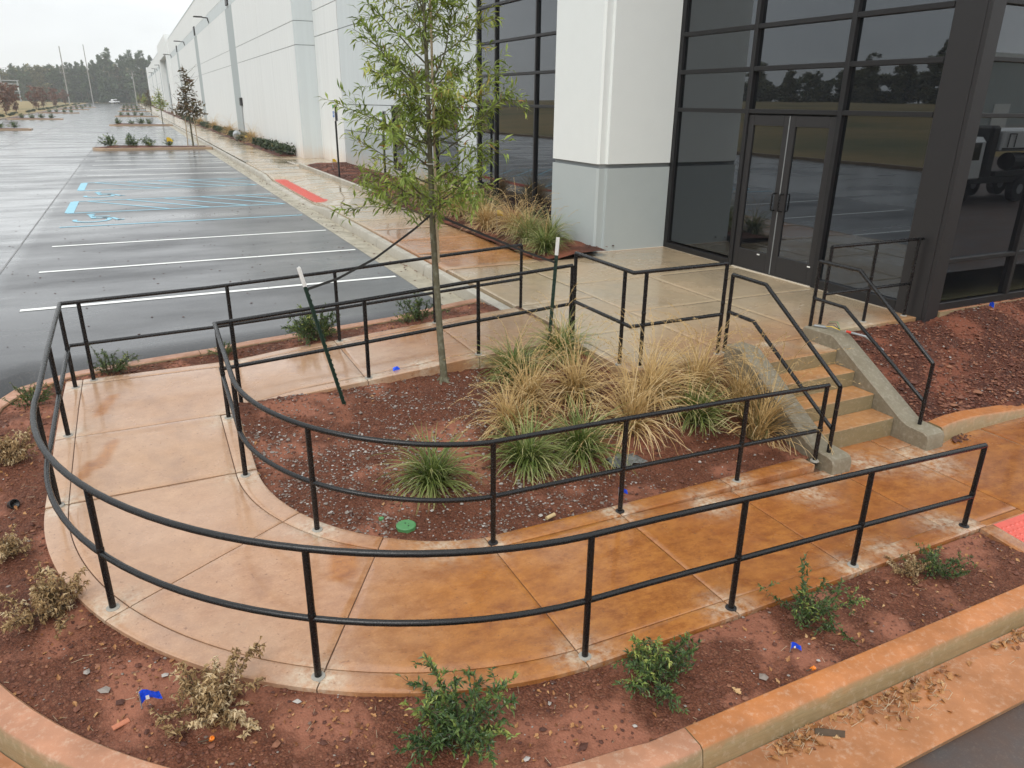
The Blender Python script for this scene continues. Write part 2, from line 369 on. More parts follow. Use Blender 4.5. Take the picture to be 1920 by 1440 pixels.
M['paintwhite'] = plain('white_vehicle_paint', (.75, .76, .76), .25)
M['rubber'] = plain('tyre_rubber', (.015, .015, .016), .7)
M['tan'] = plain('tan_cork', (.50, .38, .2), .7, vary=.2, vs_=40)
M['red'] = plain('red_tape', (.65, .05, .02), .5)
M['signblue'] = plain('blue_sign_face', (.03, .16, .5), .4)
M['signgreen'] = plain('green_sign_face', (.06, .35, .16), .4)
M['bagpl'] = plain('cloudy_plastic_film', (.13, .135, .13), .3)
M['base'] = plain('joint_grime', (.115, .062, .036), .8, vary=.3, vs_=20)
def cheek_mat():
    m, nt, b = newmat('rubbed_gray_concrete'); p = wpos(nt)
    n1 = noise(nt, p, 4, 6, .65); n2 = noise(nt, p, 24, 6, .7); n3 = noise(nt, p, 90, 4, .6)
    c = mixc(nt, n1, (.13, .105, .065, 1), (.26, .23, .165, 1))
    c = mixc(nt, ramp(nt, n2, [(.5, 0.), (.74, .6)]), c, (.38, .35, .29, 1))
    c = mixc(nt, ramp(nt, n3, [(.6, 0.), (.75, .4)]), c, (.10, .09, .065, 1))
    setp(nt, b, col=c, rough=.6, norm=bump(nt, mth(nt, 'ADD', n2, n3), .3, .005)); return m
M['cheek'] = cheek_mat()
M['step'] = kerb_mat('stair_concrete', (.42, .20, .075), (.23, .185, .10), .3)
def lawn_mat():
    m, nt, b = newmat('lawn'); p = wpos(nt); n1 = noise(nt, p, .035, 5, .6); n2 = noise(nt, p, .9, 5, .7)
    c = mixc(nt, ramp(nt, n1, [(.34, 0.), (.54, 1.)]), (.085, .105, .03, 1), (.36, .24, .085, 1))
    c = mixc(nt, n2, c, (.10, .09, .04, 1)); setp(nt, b, col=c, rough=.9); return m
M['lawn'] = lawn_mat()
# ================================================================== ground
def gz(y): return .45+np.maximum(0, np.asarray(y, float)-120)*.0030
CX, CY = 2.1, 6.3                                   # centre of the ramp's bend
def A(x, y):                                        # height of the asphalt
    x = np.asarray(x, float); y = np.asarray(y, float)
    sx = sstep(-1.5, 4, x); mid = .25+.19*sx
    z = np.interp(y, [-40, 1.8], [-.27, -.178])
    t = sstep(2.0, 9.4, y); z2 = -.178+(mid+.178)*t
    z = np.where(y > 1.8, z2, z)
    u = sstep(9.4, 13.0, y); z = np.where(y > 9.4, mid*(1-u)+.45*u, z)
    return np.where(y > 120, gz(y), z)
def grid_mesh(name, xs, ys, zf, keep, m, kind=None, parent=None, smooth=True, col=None):
    X, Y = np.meshgrid(np.asarray(xs, float), np.asarray(ys, float)); Z = zf(X, Y)
    V = np.stack([X.ravel(), Y.ravel(), Z.ravel()], 1); nx, ny = len(xs), len(ys)
    i = np.arange((ny-1)*nx).reshape(ny-1, nx)[:, :-1].ravel(); F = np.stack([i, i+1, i+nx+1, i+nx], 1)
    if keep is not None:
        cx = V[F, 0].mean(1); cyy = V[F, 1].mean(1); F = F[keep(cx, cyy)]
        used = np.unique(F); mp = -np.ones(len(V), int); mp[used] = np.arange(len(used)); V = V[used]; F = mp[F]
    c = col(V[:, 0], V[:, 1]) if col is not None else None
    o = link(name, mkmesh(name, V, F.tolist(), m, smooth=smooth, col=c), parent)
    if kind: o['kind'] = kind
    return o
# lawn / terrain to the horizon
tx = np.r_[-1500, -800, -400, -250, -180, -140, -110, -90, -70, -55, -45, -36, -30, -26, -23, -21, -20, -19.7, 0, 30, 62, 64, 90, 130, 200, 400, 800, 1500]
ty = np.r_[-900, -400, -200, -120, -80, -60, -46, -45, -20, 0, 20, 40, 60, 80, 100, 120, 150, 190, 240, 300, 360, 404, 406, 450, 600, 900, 1600]
def terr(x, y):
    inside = (x > -19.9) & (x < 63) & (y > -45.5) & (y < 405)
    out = .46+np.maximum(0, y-120)*.003+2.4*sstep(21, 95, -x)+2.2*sstep(60, 160, -x)*fbm(x, y, .011, 3, 4)+.35*fbm(x, y, .06, 2, 2)*sstep(22, 40, -x)
    return np.where(inside, -.7, out)
grid_mesh('ground', tx, ty, terr, None, M['lawn'], 'structure')
# asphalt
ax = np.r_[np.arange(-20, -4, 2.), np.arange(-4, 4, .4), 3.875, np.arange(5, 63, 4.)]
ax = np.unique(np.r_[np.arange(-19.8, -4, 2.), np.arange(-4, 3.8, .4), 3.875, np.arange(6, 64, 4.)])
ay = np.unique(np.r_[np.arange(-45, 0, 5.), np.arange(0, 14, .4), np.arange(14, 60, 4.), np.arange(60, 410, 15.)])
def in_island(x, y):
    d = np.hypot(x-CX, y-CY); a = (y < CY) & (d < 3.9)
    l = (x > -1.78) & (y >= CY) & (y < 9.62)
    return a & (x <= CX) | l & (x < 4.4) | (x > CX) & (y > 2.4) & (y < 9.62)
def az(x, y):
    z = A(x, y); return np.where(in_island(x, y), z-.9, z)
grid_mesh('parking_asphalt', ax, ay, az, lambda x, y: (x < 3.875) & (y > 9) | (y <= 9) & (x < 5.9) | (y < 1.9), M['asphalt'], 'structure')
# ================================================================== ramp heights
def zarc(deg): return np.interp(deg, [170, 180, 212, 240, 270], [.262, .245, .175, .105, .015])
def zw(x, y):                                       # walking surface
    x = np.asarray(x, float); y = np.asarray(y, float)
    up = np.interp(x, [-1.2, .45, 2.0, 3.3, 4.5], [.375, .39, .48, .575, .63])
    left = np.interp(y, [6.2, 7.5, 8.2, 9.2], [.245, .34, .372, .378])
    ang = np.degrees(np.arctan2(y-CY, x-CX)) % 360
    near = np.interp(x, [2.1, 3.4, 5.2, 6.2, 9], [.015, 0, -.06, -.09, -.10])
    bl_ = sstep(.45, 1.3, x); z = np.where(y > 7.45, left*(1-bl_)+up*bl_, left)
    z = np.where((y < CY) & (x < CX), zarc(ang), z)
    return np.where((x >= CX) & (y < 5.5), near, z)
def zs(x, y):                                       # edge strips stay level where the walk drops to the stairs
    z = zw(x, y); return np.where((np.asarray(x) >= CX) & (np.asarray(y) < 5.5), np.interp(x, [2.1, 3.4, 6.2], [.015, .002, .012]), z)
POSTS_O = [(5.87, 3.2), (4.54, 3.2), (3.32, 3.2), (2.12, 3.21), None, None, None, (-.97, 7.55), (-.97, 8.84), (-.80, 9.02), (.72, 9.02), (1.98, 9.02), (3.27, 9.02), (4.55, 9.02)]
for i_, a_ in ((4, 239.2), (5, 209.6), (6, 180)):
    POSTS_O[i_] = (CX+3.08*math.cos(math.radians(a_)), CY+3.08*math.sin(math.radians(a_)))
POSTS_I = [(4.50, 7.56), (3.27, 7.56), (1.95, 7.56), (.60, 7.56), (.45, 7.40), None, None, (2.13, 4.65), (3.35, 4.65), (4.67, 4.65), (5.68, 4.65)]
for i_, a_ in ((5, 182.5), (6, 221)):
    POSTS_I[i_] = (CX+1.65*math.cos(math.radians(a_)), CY+1.65*math.sin(math.radians(a_)))
WHITE = [(x, y, .17) for x, y in POSTS_O+POSTS_I]
WHITE += [(6.9, 4.35, .34), (6.3, 4.5, .22), (5.2, 4.3, .22), (4.2, 4.45, .2), (7.1, 5.95, .16), (6.5, 6.27, .1), (5.9, 3.3, .25), (5.0, 3.28, .16), (4.6, 9.0, .3), (2.6, 7.6, .2), (1.7, 4.72, .2), (7.6, 6.45, .2), (8.3, 6.42, .25), (5.7, 4.5, .14)]
def stain_cols(x, y, zone='ramp'):
    x = np.asarray(x, float); y = np.asarray(y, float)
    n = fbm(x, y, 1.1, 4, 11)
    if zone == 'landing':
        r = .30+.45*sstep(8.2, 6.2, y)+.35*sstep(11.2, 12.5, y)*sstep(7.5, 5, x)+.7*(n-.5)
        b = 1.15-.75*sstep(7.9, 6.2, y)*sstep(.35, .65, n+.15)-.95*sstep(11.0, 12.2, y)*sstep(7.2, 5.2, x)
        b = np.where(y > 12, .10+.95*sstep(14.0, 18.5, y), b)
        r = np.where(y > 12, .72-.3*sstep(15, 20, y), r)
    else:
        near = (y < 5.2) & (x > .2)
        r = np.where(near, np.interp(x, [.2, 1.1, 2.0, 3.6, 4.8], [.15, .55, .84, .86, 1.15]), np.where(y > 7.3, np.interp(x, [.3, 1.6, 2.6, 4.5], [.02, .1, .42, .5]), .1))
        r = r+.4*(n-.5); b = np.where(y > 7.4, .55*sstep(2.6, 4.4, x), np.where((x < .6), .05, 0.))
        b = b+.12*sstep(5.2, 6.5, y)*sstep(.9, .2, r)
    if zone == 'ramp':
        for sx_, sy0, sy1, wd in ((-.66, 7.85, 8.5, .06), (-.64, 6.75, 7.35, .055), (-.80, 6.6, 7.0, .05), (.95, 4.5, 5.0, .08)):
            r = r+1.1*np.exp(-((x-sx_-.25*(y-(sy0+sy1)/2))/wd)**2)*sstep(sy0, sy0+.1, y)*sstep(sy1, sy1-.1, y)
    g = np.zeros_like(x)
    for px, py, pr in WHITE: g = np.maximum(g, 1.05*np.exp(-(((x-px)**2+(y-py)**2)/(pr*pr))))
    g = g*(.45+fbm(x, y, 7, 3, 5))
    return np.stack([np.clip(r, 0, 1), np.clip(g, 0, 1), np.clip(b, 0, 1)], 1)
def panel(name, P, zf, nu, nv, parent, m, zone='ramp', thick=.13, gap=.004, drop=.005, cols=True):
    """slab piece: P(u,v) gives plan points for u,v in 0..1; edges eased, sides closed"""
    e0, e1 = P(0., .5), P(1., .5); f0, f1 = P(.5, 0.), P(.5, 1.)
    L = max(.05, math.dist(e0, e1)); Wd = max(.05, math.dist(f0, f1))
    def ax_(n, l):
        a, b2 = gap/l, (gap+.011)/l
        return np.r_[a, b2, np.linspace(b2, 1-b2, n+1)[1:-1], 1-b2, 1-a]
    us, vs_ = ax_(nu, L), ax_(nv, Wd); V = np.array([[*P(u, v), 0.] for v in vs_ for u in us])
    nx, ny = len(us), len(vs_); z = zf(V[:, 0], V[:, 1]).reshape(ny, nx)
    z = z+.0022*(fbm(V[:, 0], V[:, 1], 3, 2, 9).reshape(ny, nx)-.5)
    z[0] -= drop; z[-1] -= drop; z[:, 0] -= drop; z[:, -1] -= drop; V[:, 2] = z.ravel()
    i = np.arange((ny-1)*nx).reshape(ny-1, nx)[:, :-1].ravel(); F = np.stack([i, i+1, i+nx+1, i+nx], 1).tolist()
    ring = list(range(nx))+[nx*k+nx-1 for k in range(1, ny)]+list(range(nx*ny-2, nx*(ny-1)-1, -1))+[nx*k for k in range(ny-2, 0, -1)]
    n0 = len(V); sk = V[ring].copy(); sk[:, 2] -= thick; V = np.r_[V, sk]; m_ = len(ring)
    F += [[ring[k], n0+k, n0+(k+1) % m_, ring[(k+1) % m_]] for k in range(m_)]
    c = stain_cols(V[:, 0], V[:, 1], zone) if cols else None
    return shade_auto(link(name, mkmesh(name, V, F, m, col=c), parent), 30)
def rect(x0, x1, y0, y1): return lambda u, v: (x0+(x1-x0)*u, y0+(y1-y0)*v)
def arc(r0, r1, a0, a1):
    def f(u, v):
        a = math.radians(a0+(a1-a0)*u); r = r0+(r1-r0)*v; return (CX+r*math.cos(a), CY+r*math.sin(a))
    return f
ramp_ = tag(empty('ramp_walkway'), kind='structure')
near_x = [2.1, 3.33, 4.55, 5.85]
RO, RI, RSO, RSI = 3.18, 1.54, 3.01, 1.72
for x0, x1 in zip(near_x[:-1], near_x[1:]):
    panel('concrete_panel', rect(x0, x1, 3.29, 4.58), zw, 26, 24, ramp_, M['conc'])
for x0, x1 in zip([2.1, 3.33, 4.55], [3.33, 4.55, 6.06]):
    panel('edge_strip', rect(x0, x1, 3.12, 3.29), zs, 26, 4, ramp_, M['conc'], thick=.16)
for x0, x1 in zip([2.1, 3.33, 4.55], [3.33, 4.55, 5.62]):
    panel('edge_strip', rect(x0, x1, 4.58, 4.76), zs, 26, 4, ramp_, M['conc'], thick=.16)
for a0, a1 in ((180, 211), (211, 239.6), (239.6, 270)):
    panel('concrete_panel', arc(RSI, RSO, a0, a1), zw, 26, 22, ramp_, M['conc'])
    panel('edge_strip', arc(RSO, RO, a0, a1), zw, 26, 4, ramp_, M['conc'], thick=.16)
    panel('edge_strip', arc(RI, RSI, a0, a1), zw, 20, 4, ramp_, M['conc'], thick=.16)
panel('concrete_panel', rect(-.91, .38, 6.3, 7.5), zw, 24, 24, ramp_, M['conc'])
panel('edge_strip', rect(-1.08, -.91, 6.3, 7.5), zw, 4, 24, ramp_, M['conc'], thick=.16)
panel('edge_strip', rect(.38, .56, 6.3, 7.48), zw, 4, 24, ramp_, M['conc'], thick=.16)
panel('concrete_panel', rect(-.91, .52, 7.5, 8.93), zw, 26, 26, ramp_, M['conc'])
panel('edge_strip', rect(-1.08, -.91, 7.5, 9.1), zw, 4, 26, ramp_, M['conc'], thick=.16)
for x0, x1 in zip([.52, 1.92, 3.25], [1.92, 3.25, 4.55]):
    panel('concrete_panel', rect(x0, x1, 7.66, 8.93), zw, 24, 24, ramp_, M['conc'])
    panel('edge_strip', rect(x0, x1, 7.48, 7.66), zw, 24, 4, ramp_, M['conc'], thick=.2)
    panel('edge_strip', rect(x0 if x0 > 1 else -.91, x1, 8.93, 9.1), zw, 30, 4, ramp_, M['conc'], thick=.16)
# filler under the joints
def filler(P, zf, nu, nv, dz): 
    V = [(*P(u/nu, v/nv), 0.) for v in range(nv+1) for u in range(nu+1)]; V = np.array(V); V[:, 2] = zf(V[:, 0], V[:, 1])-dz*.8
    i = np.arange(nv*(nu+1)).reshape(nv, nu+1)[:, :-1].ravel(); return V, np.stack([i, i+1, i+nu+2, i+nu+1], 1)
fb = MB()
for P, nu, nv, zf in ((rect(2.1, 6.0, 3.16, 4.70), 20, 4, zw), (arc(RI+.04, RO-.04, 180, 270), 40, 6, zw), (rect(-1.04, .50, 6.3, 9.06), 12, 60, zw), (rect(.5, 4.5, 7.52, 9.06), 20, 4, zw)):
    V, F = filler(P, zf, nu, nv, .016); fb.add(V, F.tolist())
fb.build('joint_filler', M['base'], ramp_)
# lower walk towards the right, with the curb-ramp pad
low = tag(empty('lower_walkway'), kind='structure')
zl = lambda x, y: zw(np.maximum(x, 5.7), np.full_like(np.asarray(x, float), 4.))
for (x0, x1, y0, y1) in ((5.85, 6.80, 3.29, 4.95), (6.065, 6.80, 3.2, 3.29), (6.80, 7.13, 4.62, 4.95), (6.80, 8.25, 3.20, 4.62), (8.25, 9.8, 3.20, 4.62), (9.8, 12.2, 3.2, 4.62)):
    panel('concrete_panel', rect(x0, x1, y0, y1), zl, 24, 24, low, M['conc'])
panel('concrete_panel', rect(5.96, 6.13, 1.9, 3.12), lambda x, y: np.interp(y, [1.9, 3.1], [-.10, .012]), 4, 22, low, M['conc'])
V, F = filler(rect(5.9, 12.2, 3.2, 4.9), zl, 6, 4, .016)
link('joint_filler', mkmesh('joint_filler', V, F.tolist(), M['base']), low)
pad = MB()
def zpad(x, y): return np.interp(y, [1.9, 3.2], [-.14, -.088])
V, F = filler(rect(6.14, 12.2, 1.9, 3.2), lambda x, y: zpad(x, y), 8, 8, 0.0); pad.add(V, F.tolist())
for i in range(26):
    for j in range(20):
        x, y = 6.2+i*.062, 1.98+j*.06; z = float(zpad(x, y)); r = .021
        pad.add([(x+r*math.cos(k*PI/3), y+r*math.sin(k*PI/3), z) for k in range(6)]+[(x+r*.6*math.cos(k*PI/3), y+r*.6*math.sin(k*PI/3), z+.011) for k in range(6)],
                [(k, (k+1) % 6, 6+(k+1) % 6, 6+k) for k in range(6)]+[(6, 7, 8, 9, 10, 11)])
tag(pad.build('tactile_paving', M['redpad']), kind='structure')
# landing
land = tag(empty('entrance_landing'), kind='structure')
z65 = lambda x, y: np.interp(np.asarray(y, float)+0*np.asarray(x, float), [5.5, 12.2], [.648, .652])
for (x0, x1, y0, y1) in ((4.55, 5.82, 6.15, 7.48), (4.55, 5.82, 7.48, 9.1), (4.5, 5.82, 9.1, 11.75), (5.82, 7.4, 6.3, 8.2), (5.98, 7.12, 5.78, 6.3),
                         (5.82, 7.4, 8.2, 9.95), (5.82, 7.4, 9.95, 11.75), (7.4, 9.345, 6.36, 8.2), (7.4, 9.345, 8.2, 9.95), (7.4, 9.345, 9.95, 12.09)):
    panel('concrete_panel', rect(x0, x1, y0, y1), z65, 26, 26, land, M['conc'], 'landing', thick=.5 if y0 < 7.4 else .2)
panel('concrete_panel', rect(4.42, 4.55, 6.15, 7.48), z65, 4, 26, land, M['conc'], 'landing', thick=.5)
V, F = filler(rect(4.5, 9.3, 6.4, 12.0), z65, 6, 6, .016); link('joint_filler', mkmesh('joint_filler', V, F.tolist(), M['base']), land)
ck = MB(); ck.box(9.30, 9.349, 6.42, 12.08, .64, .664); ck.box(7.7, 9.30, 12.065, 12.098, .64, .664); ck.build('caulk_line', M['caulk'], land)
# sidewalk along the building
side = tag(empty('sidewalk'), kind='structure')
ysd = [11.75]+[13.25+1.5*k for k in range(17)]
def zsd(x, y):
    z = np.full_like(np.asarray(x, float), .65); k = sstep(21, 23, y)*sstep(31, 29, y); return z-.12*k*sstep(5.6, 4.5, x)
for y0, y1 in zip(ysd[:-1], ysd[1:]):
    for x0, x1 in ((4.48, 6.32),): panel('concrete_panel', rect(x0, x1, y0, y1), zsd, 12, 10, side, M['conc'], 'landing', thick=.12, gap=.008)
panel('concrete_panel', rect(6.32, 7.6, 11.62, 11.75), z65, 8, 2, side, M['conc'], 'landing')
for q_ in ((6.33, 8.44, 34.7, 39.05), (6.52, 7.52, 39.06, 40.8)): panel('concrete_panel', rect(*q_), lambda x, y: .65+0*x, 8, 8, side, M['conc'], 'landing')
V, F = filler(rect(4.5, 6.3, 11.7, ysd[-1]), zsd, 3, 60, .02); link('joint_filler', mkmesh('joint_filler', V, F.tolist(), M['base']), side)
far = []
def zfar(y): return gz(y)+.2
fm = MB(); yy = [ysd[-1]]+[38.5+1.5*k for k in range(30)]+list(range(84, 380, 8))
for k, (y0, y1) in enumerate(zip(yy[:-1], yy[1:])):
    fm.add([(4.48, y0+.012, zfar(y0)), (6.5, y0+.012, zfar(y0)), (6.5, y1, zfar(y1)), (4.48, y1, zfar(y1))], [(0, 1, 2, 3)], (.35, 0, 1))
fm.build('paving_strip', M['conc'], side)
# kerb and gutter along the parking
def prof_loft(name, prof, ys, m, parent=None, kind='structure'):
    V = []; F = []; n = None
    for y in ys:
        p = prof(y); n = len(p); V += [(x, y, z) for x, z in p]
    for k in range(len(ys)-1):
        for j in range(n-1): a = k*n+j; F.append((a, a+n, a+n+1, a+1))
    o = link(name, mkmesh(name, V, F, m), parent)
    if parent is None and kind: o['kind'] = kind
    return shade_auto(o, 30)
def kz(y): return float(A(3.9, min(y, 119))) if y < 120 else float(gz(y))
def kprof(y):
    k = float(sstep(20.5, 22.5, y)*sstep(31.5, 29.5, y)); e = float(sstep(9.9, 9.2, y)); g = kz(y); t = (.605 if y < 120 else float(gz(y))+.155)-.125*k
    return [(4.315, g-.025), (4.335, t-.02), (4.35, t), (4.47, t+.004), (4.482, t-.012), (4.482, t-.2)]
def gprof(y): g = kz(y); return [(3.872, g-.2), (3.872, g+.006), (3.9, g+.004), (4.315, g-.022)]
ysk = list(np.arange(9.12, 34, .5))+[36, 40, 46, 55, 70, 90, 119, 121]+list(range(150, 400, 25))
kr = tag(empty('parking_kerb'), kind='structure')
def seg(y0, y1, n=4): return list(np.linspace(y0, y1, n))
for k in range(14): prof_loft('kerb_stone', kprof, seg((9.45 if k else 9.10)+3*k+.006, 9.45+3*k+2.994, 7), M['kerb_far'], kr)
prof_loft('kerb_stone', kprof, [51.5, 60, 75, 95, 119, 121]+list(range(150, 400, 25)), M['kerb_far'], kr)
prof_loft('gutter', gprof, ysk, M['gutter_far'], None).name = 'gutter'
# ================================================================== curved kerb of the near island
def kpath():                                        # inner top edge: (x, y, z)
    P = [(6.0, 2.49, -.02)]+[(x, 2.49, 0.) for x in np.linspace(5.6, 2.1, 9)]
    for a in np.linspace(270, 180, 31)[1:]:
        P.append((CX+3.79*math.cos(math.radians(a)), CY+3.79*math.sin(math.radians(a)), float(np.interp(a, [180, 235, 270], [.19, .06, .0]))))
    P += [(-1.69, 7.2, .26), (-1.69, 8.1, .32), (-1.62, 8.6, .35), (-1.42, 9.0, .37), (-1.0, 9.24, .385), (-.3, 9.35, .40), (.5, 9.44, .41), (1.0, 9.5, .435), (2.05, 9.53, .48), (2.95, 9.57, .52), (3.6, 9.72, .55), (4.05, 9.82, .565), (4.34, 9.86, .575)]
    return np.array(P)
KP = kpath()
def offs(P, d):
    t = np.gradient(P[:, :2], axis=0); t /= np.linalg.norm(t, axis=1)[:, None]
    n = np.stack([-t[:, 1], t[:, 0]], 1)          # left of travel; travel runs clockwise seen from above -> outward
    Q = P.copy(); Q[:, :2] -= n*d; return Q
_t = offs(KP, .1); OUT = 1 if _t[3, 1] < KP[3, 1] else -1
def kerb_piece(i0, i1, m, parent):
    P = KP[i0:i1+1]; full = KP
    rows = []
    for d, dz in ((.0, -.15), (.0, -.012), (.012, 0.), (.150, .0), (.172, -.018), (.188, -.10), (.20, -.2)):
        Q = offs(full, OUT*d)[i0:i1+1].copy(); Q[:, 2] += dz; rows.append(Q)
    for Q in rows:
        d = Q[-2]-Q[-1]; Q[-1] += d/np.linalg.norm(d)*.007
    k = len(rows); n = len(P); V = np.concatenate(rows)
    t = V[:, :].copy()
    F = [(a*n+j, a*n+j+1, (a+1)*n+j+1, (a+1)*n+j) for a in range(k-1) for j in range(n-1)]
    F = [f[::-1] for f in F] if OUT == 1 else F
    caps = [tuple(a*n for a in range(k)), tuple(a*n+n-1 for a in range(k-1, -1, -1))]
    return shade_auto(link('kerb_stone', mkmesh('kerb_stone', V, F+caps, m), parent), 40)
def dens(P, idx_gap):                               # open 6 mm joints between neighbouring pieces
    return P
# resample the path so that joints fall where the photo has them
def resample(P, step):
    d = np.r_[0, np.cumsum(np.linalg.norm(np.diff(P[:, :2], axis=0), axis=1))]; s = np.arange(0, d[-1], step)
    return np.stack([np.interp(s, d, P[:, k]) for k in range(3)], 1), s
KP, KS = resample(KP, .03)
ik = tag(empty('island_kerb'), kind='structure')
j0 = int((6.0-2.33)/.03); cuts = [0, j0, j0+62, j0+140, j0+215, j0+290, j0+360, len(KP)-1]
cuts = sorted(set(c for c in cuts if c < len(KP)))
for a, b2 in zip(cuts[:-1], cuts[1:]):
    xm, ym = KP[(a+b2)//2, :2]
    kerb_piece(a, b2, M['kerb_near'] if (xm > 1.6 and ym < 4) else M['kerb_left'], ik)
# narrow mortar behind the open joints
# gutter pan along the near kerb
gp = []
for d, zc in ((.2, None), (.22, -.012), (.62, .012), (.64, .004), (.64, -.2)):
    Q = offs(KP, OUT*d).copy(); base = Q[:, 2]-.155
    Q[:, 2] = base+(zc if zc is not None else .0); gp.append(Q)
n = len(KP); lim = int(np.argmax(KP[:, 1] > 7.5)); V = np.concatenate([q[:lim] for q in gp]); n = lim
F = [(a*n+j, a*n+j+1, (a+1)*n+j+1, (a+1)*n+j) for a in range(4) for j in range(n-1)]
o = shade_auto(link('gutter', mkmesh('gutter', V, [f[::-1] for f in F] if OUT == 1 else F, M['gutter'])), 40); o['kind'] = 'structure'
# ================================================================== beds
def clods(x, y, a): return a*(fbm(x, y, 7, 4, 21)-.5)*2+a*.9*(fbm(x, y, 30, 2, 33)-.5)
# outer bed, between slab edge and kerb, as a strip
def edge_of_slab(p):
    x, y = p
    if x >= CX and y < 5: return (x, 3.115)
    if y < CY:
        a = math.atan2(y-CY, x-CX); return (CX+3.175*math.cos(a), CY+3.175*math.sin(a))
    if x < -1.08 and y < 9.0: return (-1.075, y)
    return (min(max(x, -1.075), 4.44), 9.095)
sel = KP[::1]; nt_ = 34; V = np.zeros((nt_+1, len(sel), 3))
E = np.array([edge_of_slab(p[:2]) for p in sel])
for k in range(nt_+1):
    t = k/nt_; V[k, :, 0] = E[:, 0]*(1-t)+sel[:, 0]*t; V[k, :, 1] = E[:, 1]*(1-t)+sel[:, 1]*t
    ze = zs(E[:, 0], E[:, 1])-.035; zk = sel[:, 2]-.03
    V[k, :, 2] = ze*(1-t)+zk*t+math.sin(PI*t)*.012
X, Y = V[:, :, 0], V[:, :, 1]
fade = np.minimum(1, np.minimum(np.arange(nt_+1), nt_-np.arange(nt_+1))/4.)[:, None]
V[:, :, 2] += clods(X, Y, .022)*(.25+.75*fade)
bed_z_src = V.reshape(-1, 3).copy()
n = len(sel); F = [(a*n+j, a*n+j+1, (a+1)*n+j+1, (a+1)*n+j) for a in range(nt_) for j in range(n-1)]
F = [f[::-1] for f in F] if OUT != 1 else F
o = link('clay_bed', mkmesh('clay_bed', V.reshape(-1, 3), F, M['soil'], smooth=True)); o['kind'] = 'structure'
def bedz_outer(x, y):
    d = (bed_z_src[:, 0]-x)**2+(bed_z_src[:, 1]-y)**2; return float(bed_z_src[int(np.argmin(d)), 2])
# planter inside the bend
def zplant(x, y):
    x = np.asarray(x, float); y = np.asarray(y, float)
    z = -.015+.145*(y-4.8)+.045*sstep(6.6, 7.4, y)+.02*np.exp(-((x-2.74)**2+(y-7.3)**2)/.1)
    d = np.maximum(np.maximum(4.42-x, 0), np.maximum(y-6.15, 0)*0)
    lift = .30*sstep(3.4, 4.42, x)*sstep(5.9, 7.1, y)+.34*sstep(5.35, 6.2, y)*sstep(4.0, 4.9, x)
    return np.minimum(z+lift, .56)+clods(x, y, .024)
def inplant(x, y):
    r = np.hypot(x-CX, y-CY)
    a = (x < CX) & (y < CY) & (r < 1.56); b = (x < CX) & (y >= CY) & (x > .54) & (y < 7.5); c = (x >= CX) & (y > 4.74) & (y < 7.5) & (x < 4.44); d = (x >= 4.44) & (x < 5.80) & (y > 4.74) & (y < 6.18)
    return a | b | c | d
grid_mesh('planting_bed', np.arange(.5, 5.82, .024), np.arange(4.7, 7.52, .024), zplant, inplant, M['soil'], 'structure')
# mulch bank to the right of the stairs
def zbank(x, y):
    x = np.asarray(x, float); y = np.asarray(y, float)
    t = sstep(4.75, 6.25, y)*.5+np.clip((y-4.75)/1.55, 0, 1)*.5
    return .0+.62*t+.12*sstep(9.2, 10, x)*sstep(5.4, 6.3, y)+clods(x, y, .03)
grid_mesh('mulch_bank', np.arange(7.34, 13, .03), np.arange(4.7, 6.33, .03), zbank, lambda x, y: (x > 9.3) | (y < 6.4), M['mulch'], 'structure')
bk = MB()
xs = np.r_[7.42, 7.6, 7.8, np.linspace(8.1, 12.2, 10)]
pr = []
for x in xs:
    h = float(np.interp(x, [7.42, 8.0, 9.2, 12], [.19, .17, .08, .05])); b0 = float(zl(np.array([x]), None)[0]); y0 = float(np.interp(x, [7.42, 7.7, 8.2], [4.50, 4.56, 4.60]))
    pr.append([(x, y0-.01, b0-.05), (x, y0+.015, b0+h-.02), (x, y0+.035, b0+h), (x, y0+.19, b0+h+.006), (x, y0+.2, b0+h-.1)])
V = [p for r in pr for p in r]; F = [(a*5+j, a*5+5+j, a*5+6+j, a*5+j+1) for a in range(len(xs)-1) for j in range(4)]+[(0, 1, 2, 3, 4)]
o = shade_auto(link('bank_kerb', mkmesh('bank_kerb', V, F, M['kerb_near'])), 40); o['kind'] = 'structure'
# bed along the building
def zwb(x, y): return .66+.10*sstep(6.4, 7.2, x)+.05*(fbm(x, y, 3, 3, 3)-.5)
grid_mesh('mulch_bed', np.arange(6.34, 8.6, .08), np.arange(11.7, 34.6, .1), zwb, lambda x, y: ((x < 7.68) | (y > 13.7)) & ((x-6.9)*.0+y > 11.72+.5*np.clip(6.75-x, 0, 1)), M['mulch'], 'structure')
grid_mesh('hedge_bed', np.arange(6.5, 7.7, .3), np.r_[np.arange(40.5, 80, 1.), np.arange(80, 300, 10.)], lambda x, y: gz(y)+.12+.17*np.sin(PI*np.clip((x-6.5)/1.2, 0, 1))**.5*sstep(40.4, 41.6, y), lambda x, y: y > 40, M['mulch_far'], 'structure')
be = MB()
for k in range(8): be.box(6.30, 6.42, 22.8+k*1.42, 22.8+k*1.42+1.41, .6, .78, .012)
o = be.build('bed_edging', M['kerb_far']); o['kind'] = 'structure'

grid_mesh('soil_strip', np.arange(3.8, 4.6, .1), np.arange(9.05, 10.1, .1), lambda x, y: .40+.05*sstep(9.9, 9.1, y)+0*x, None, M['soil'], 'structure')
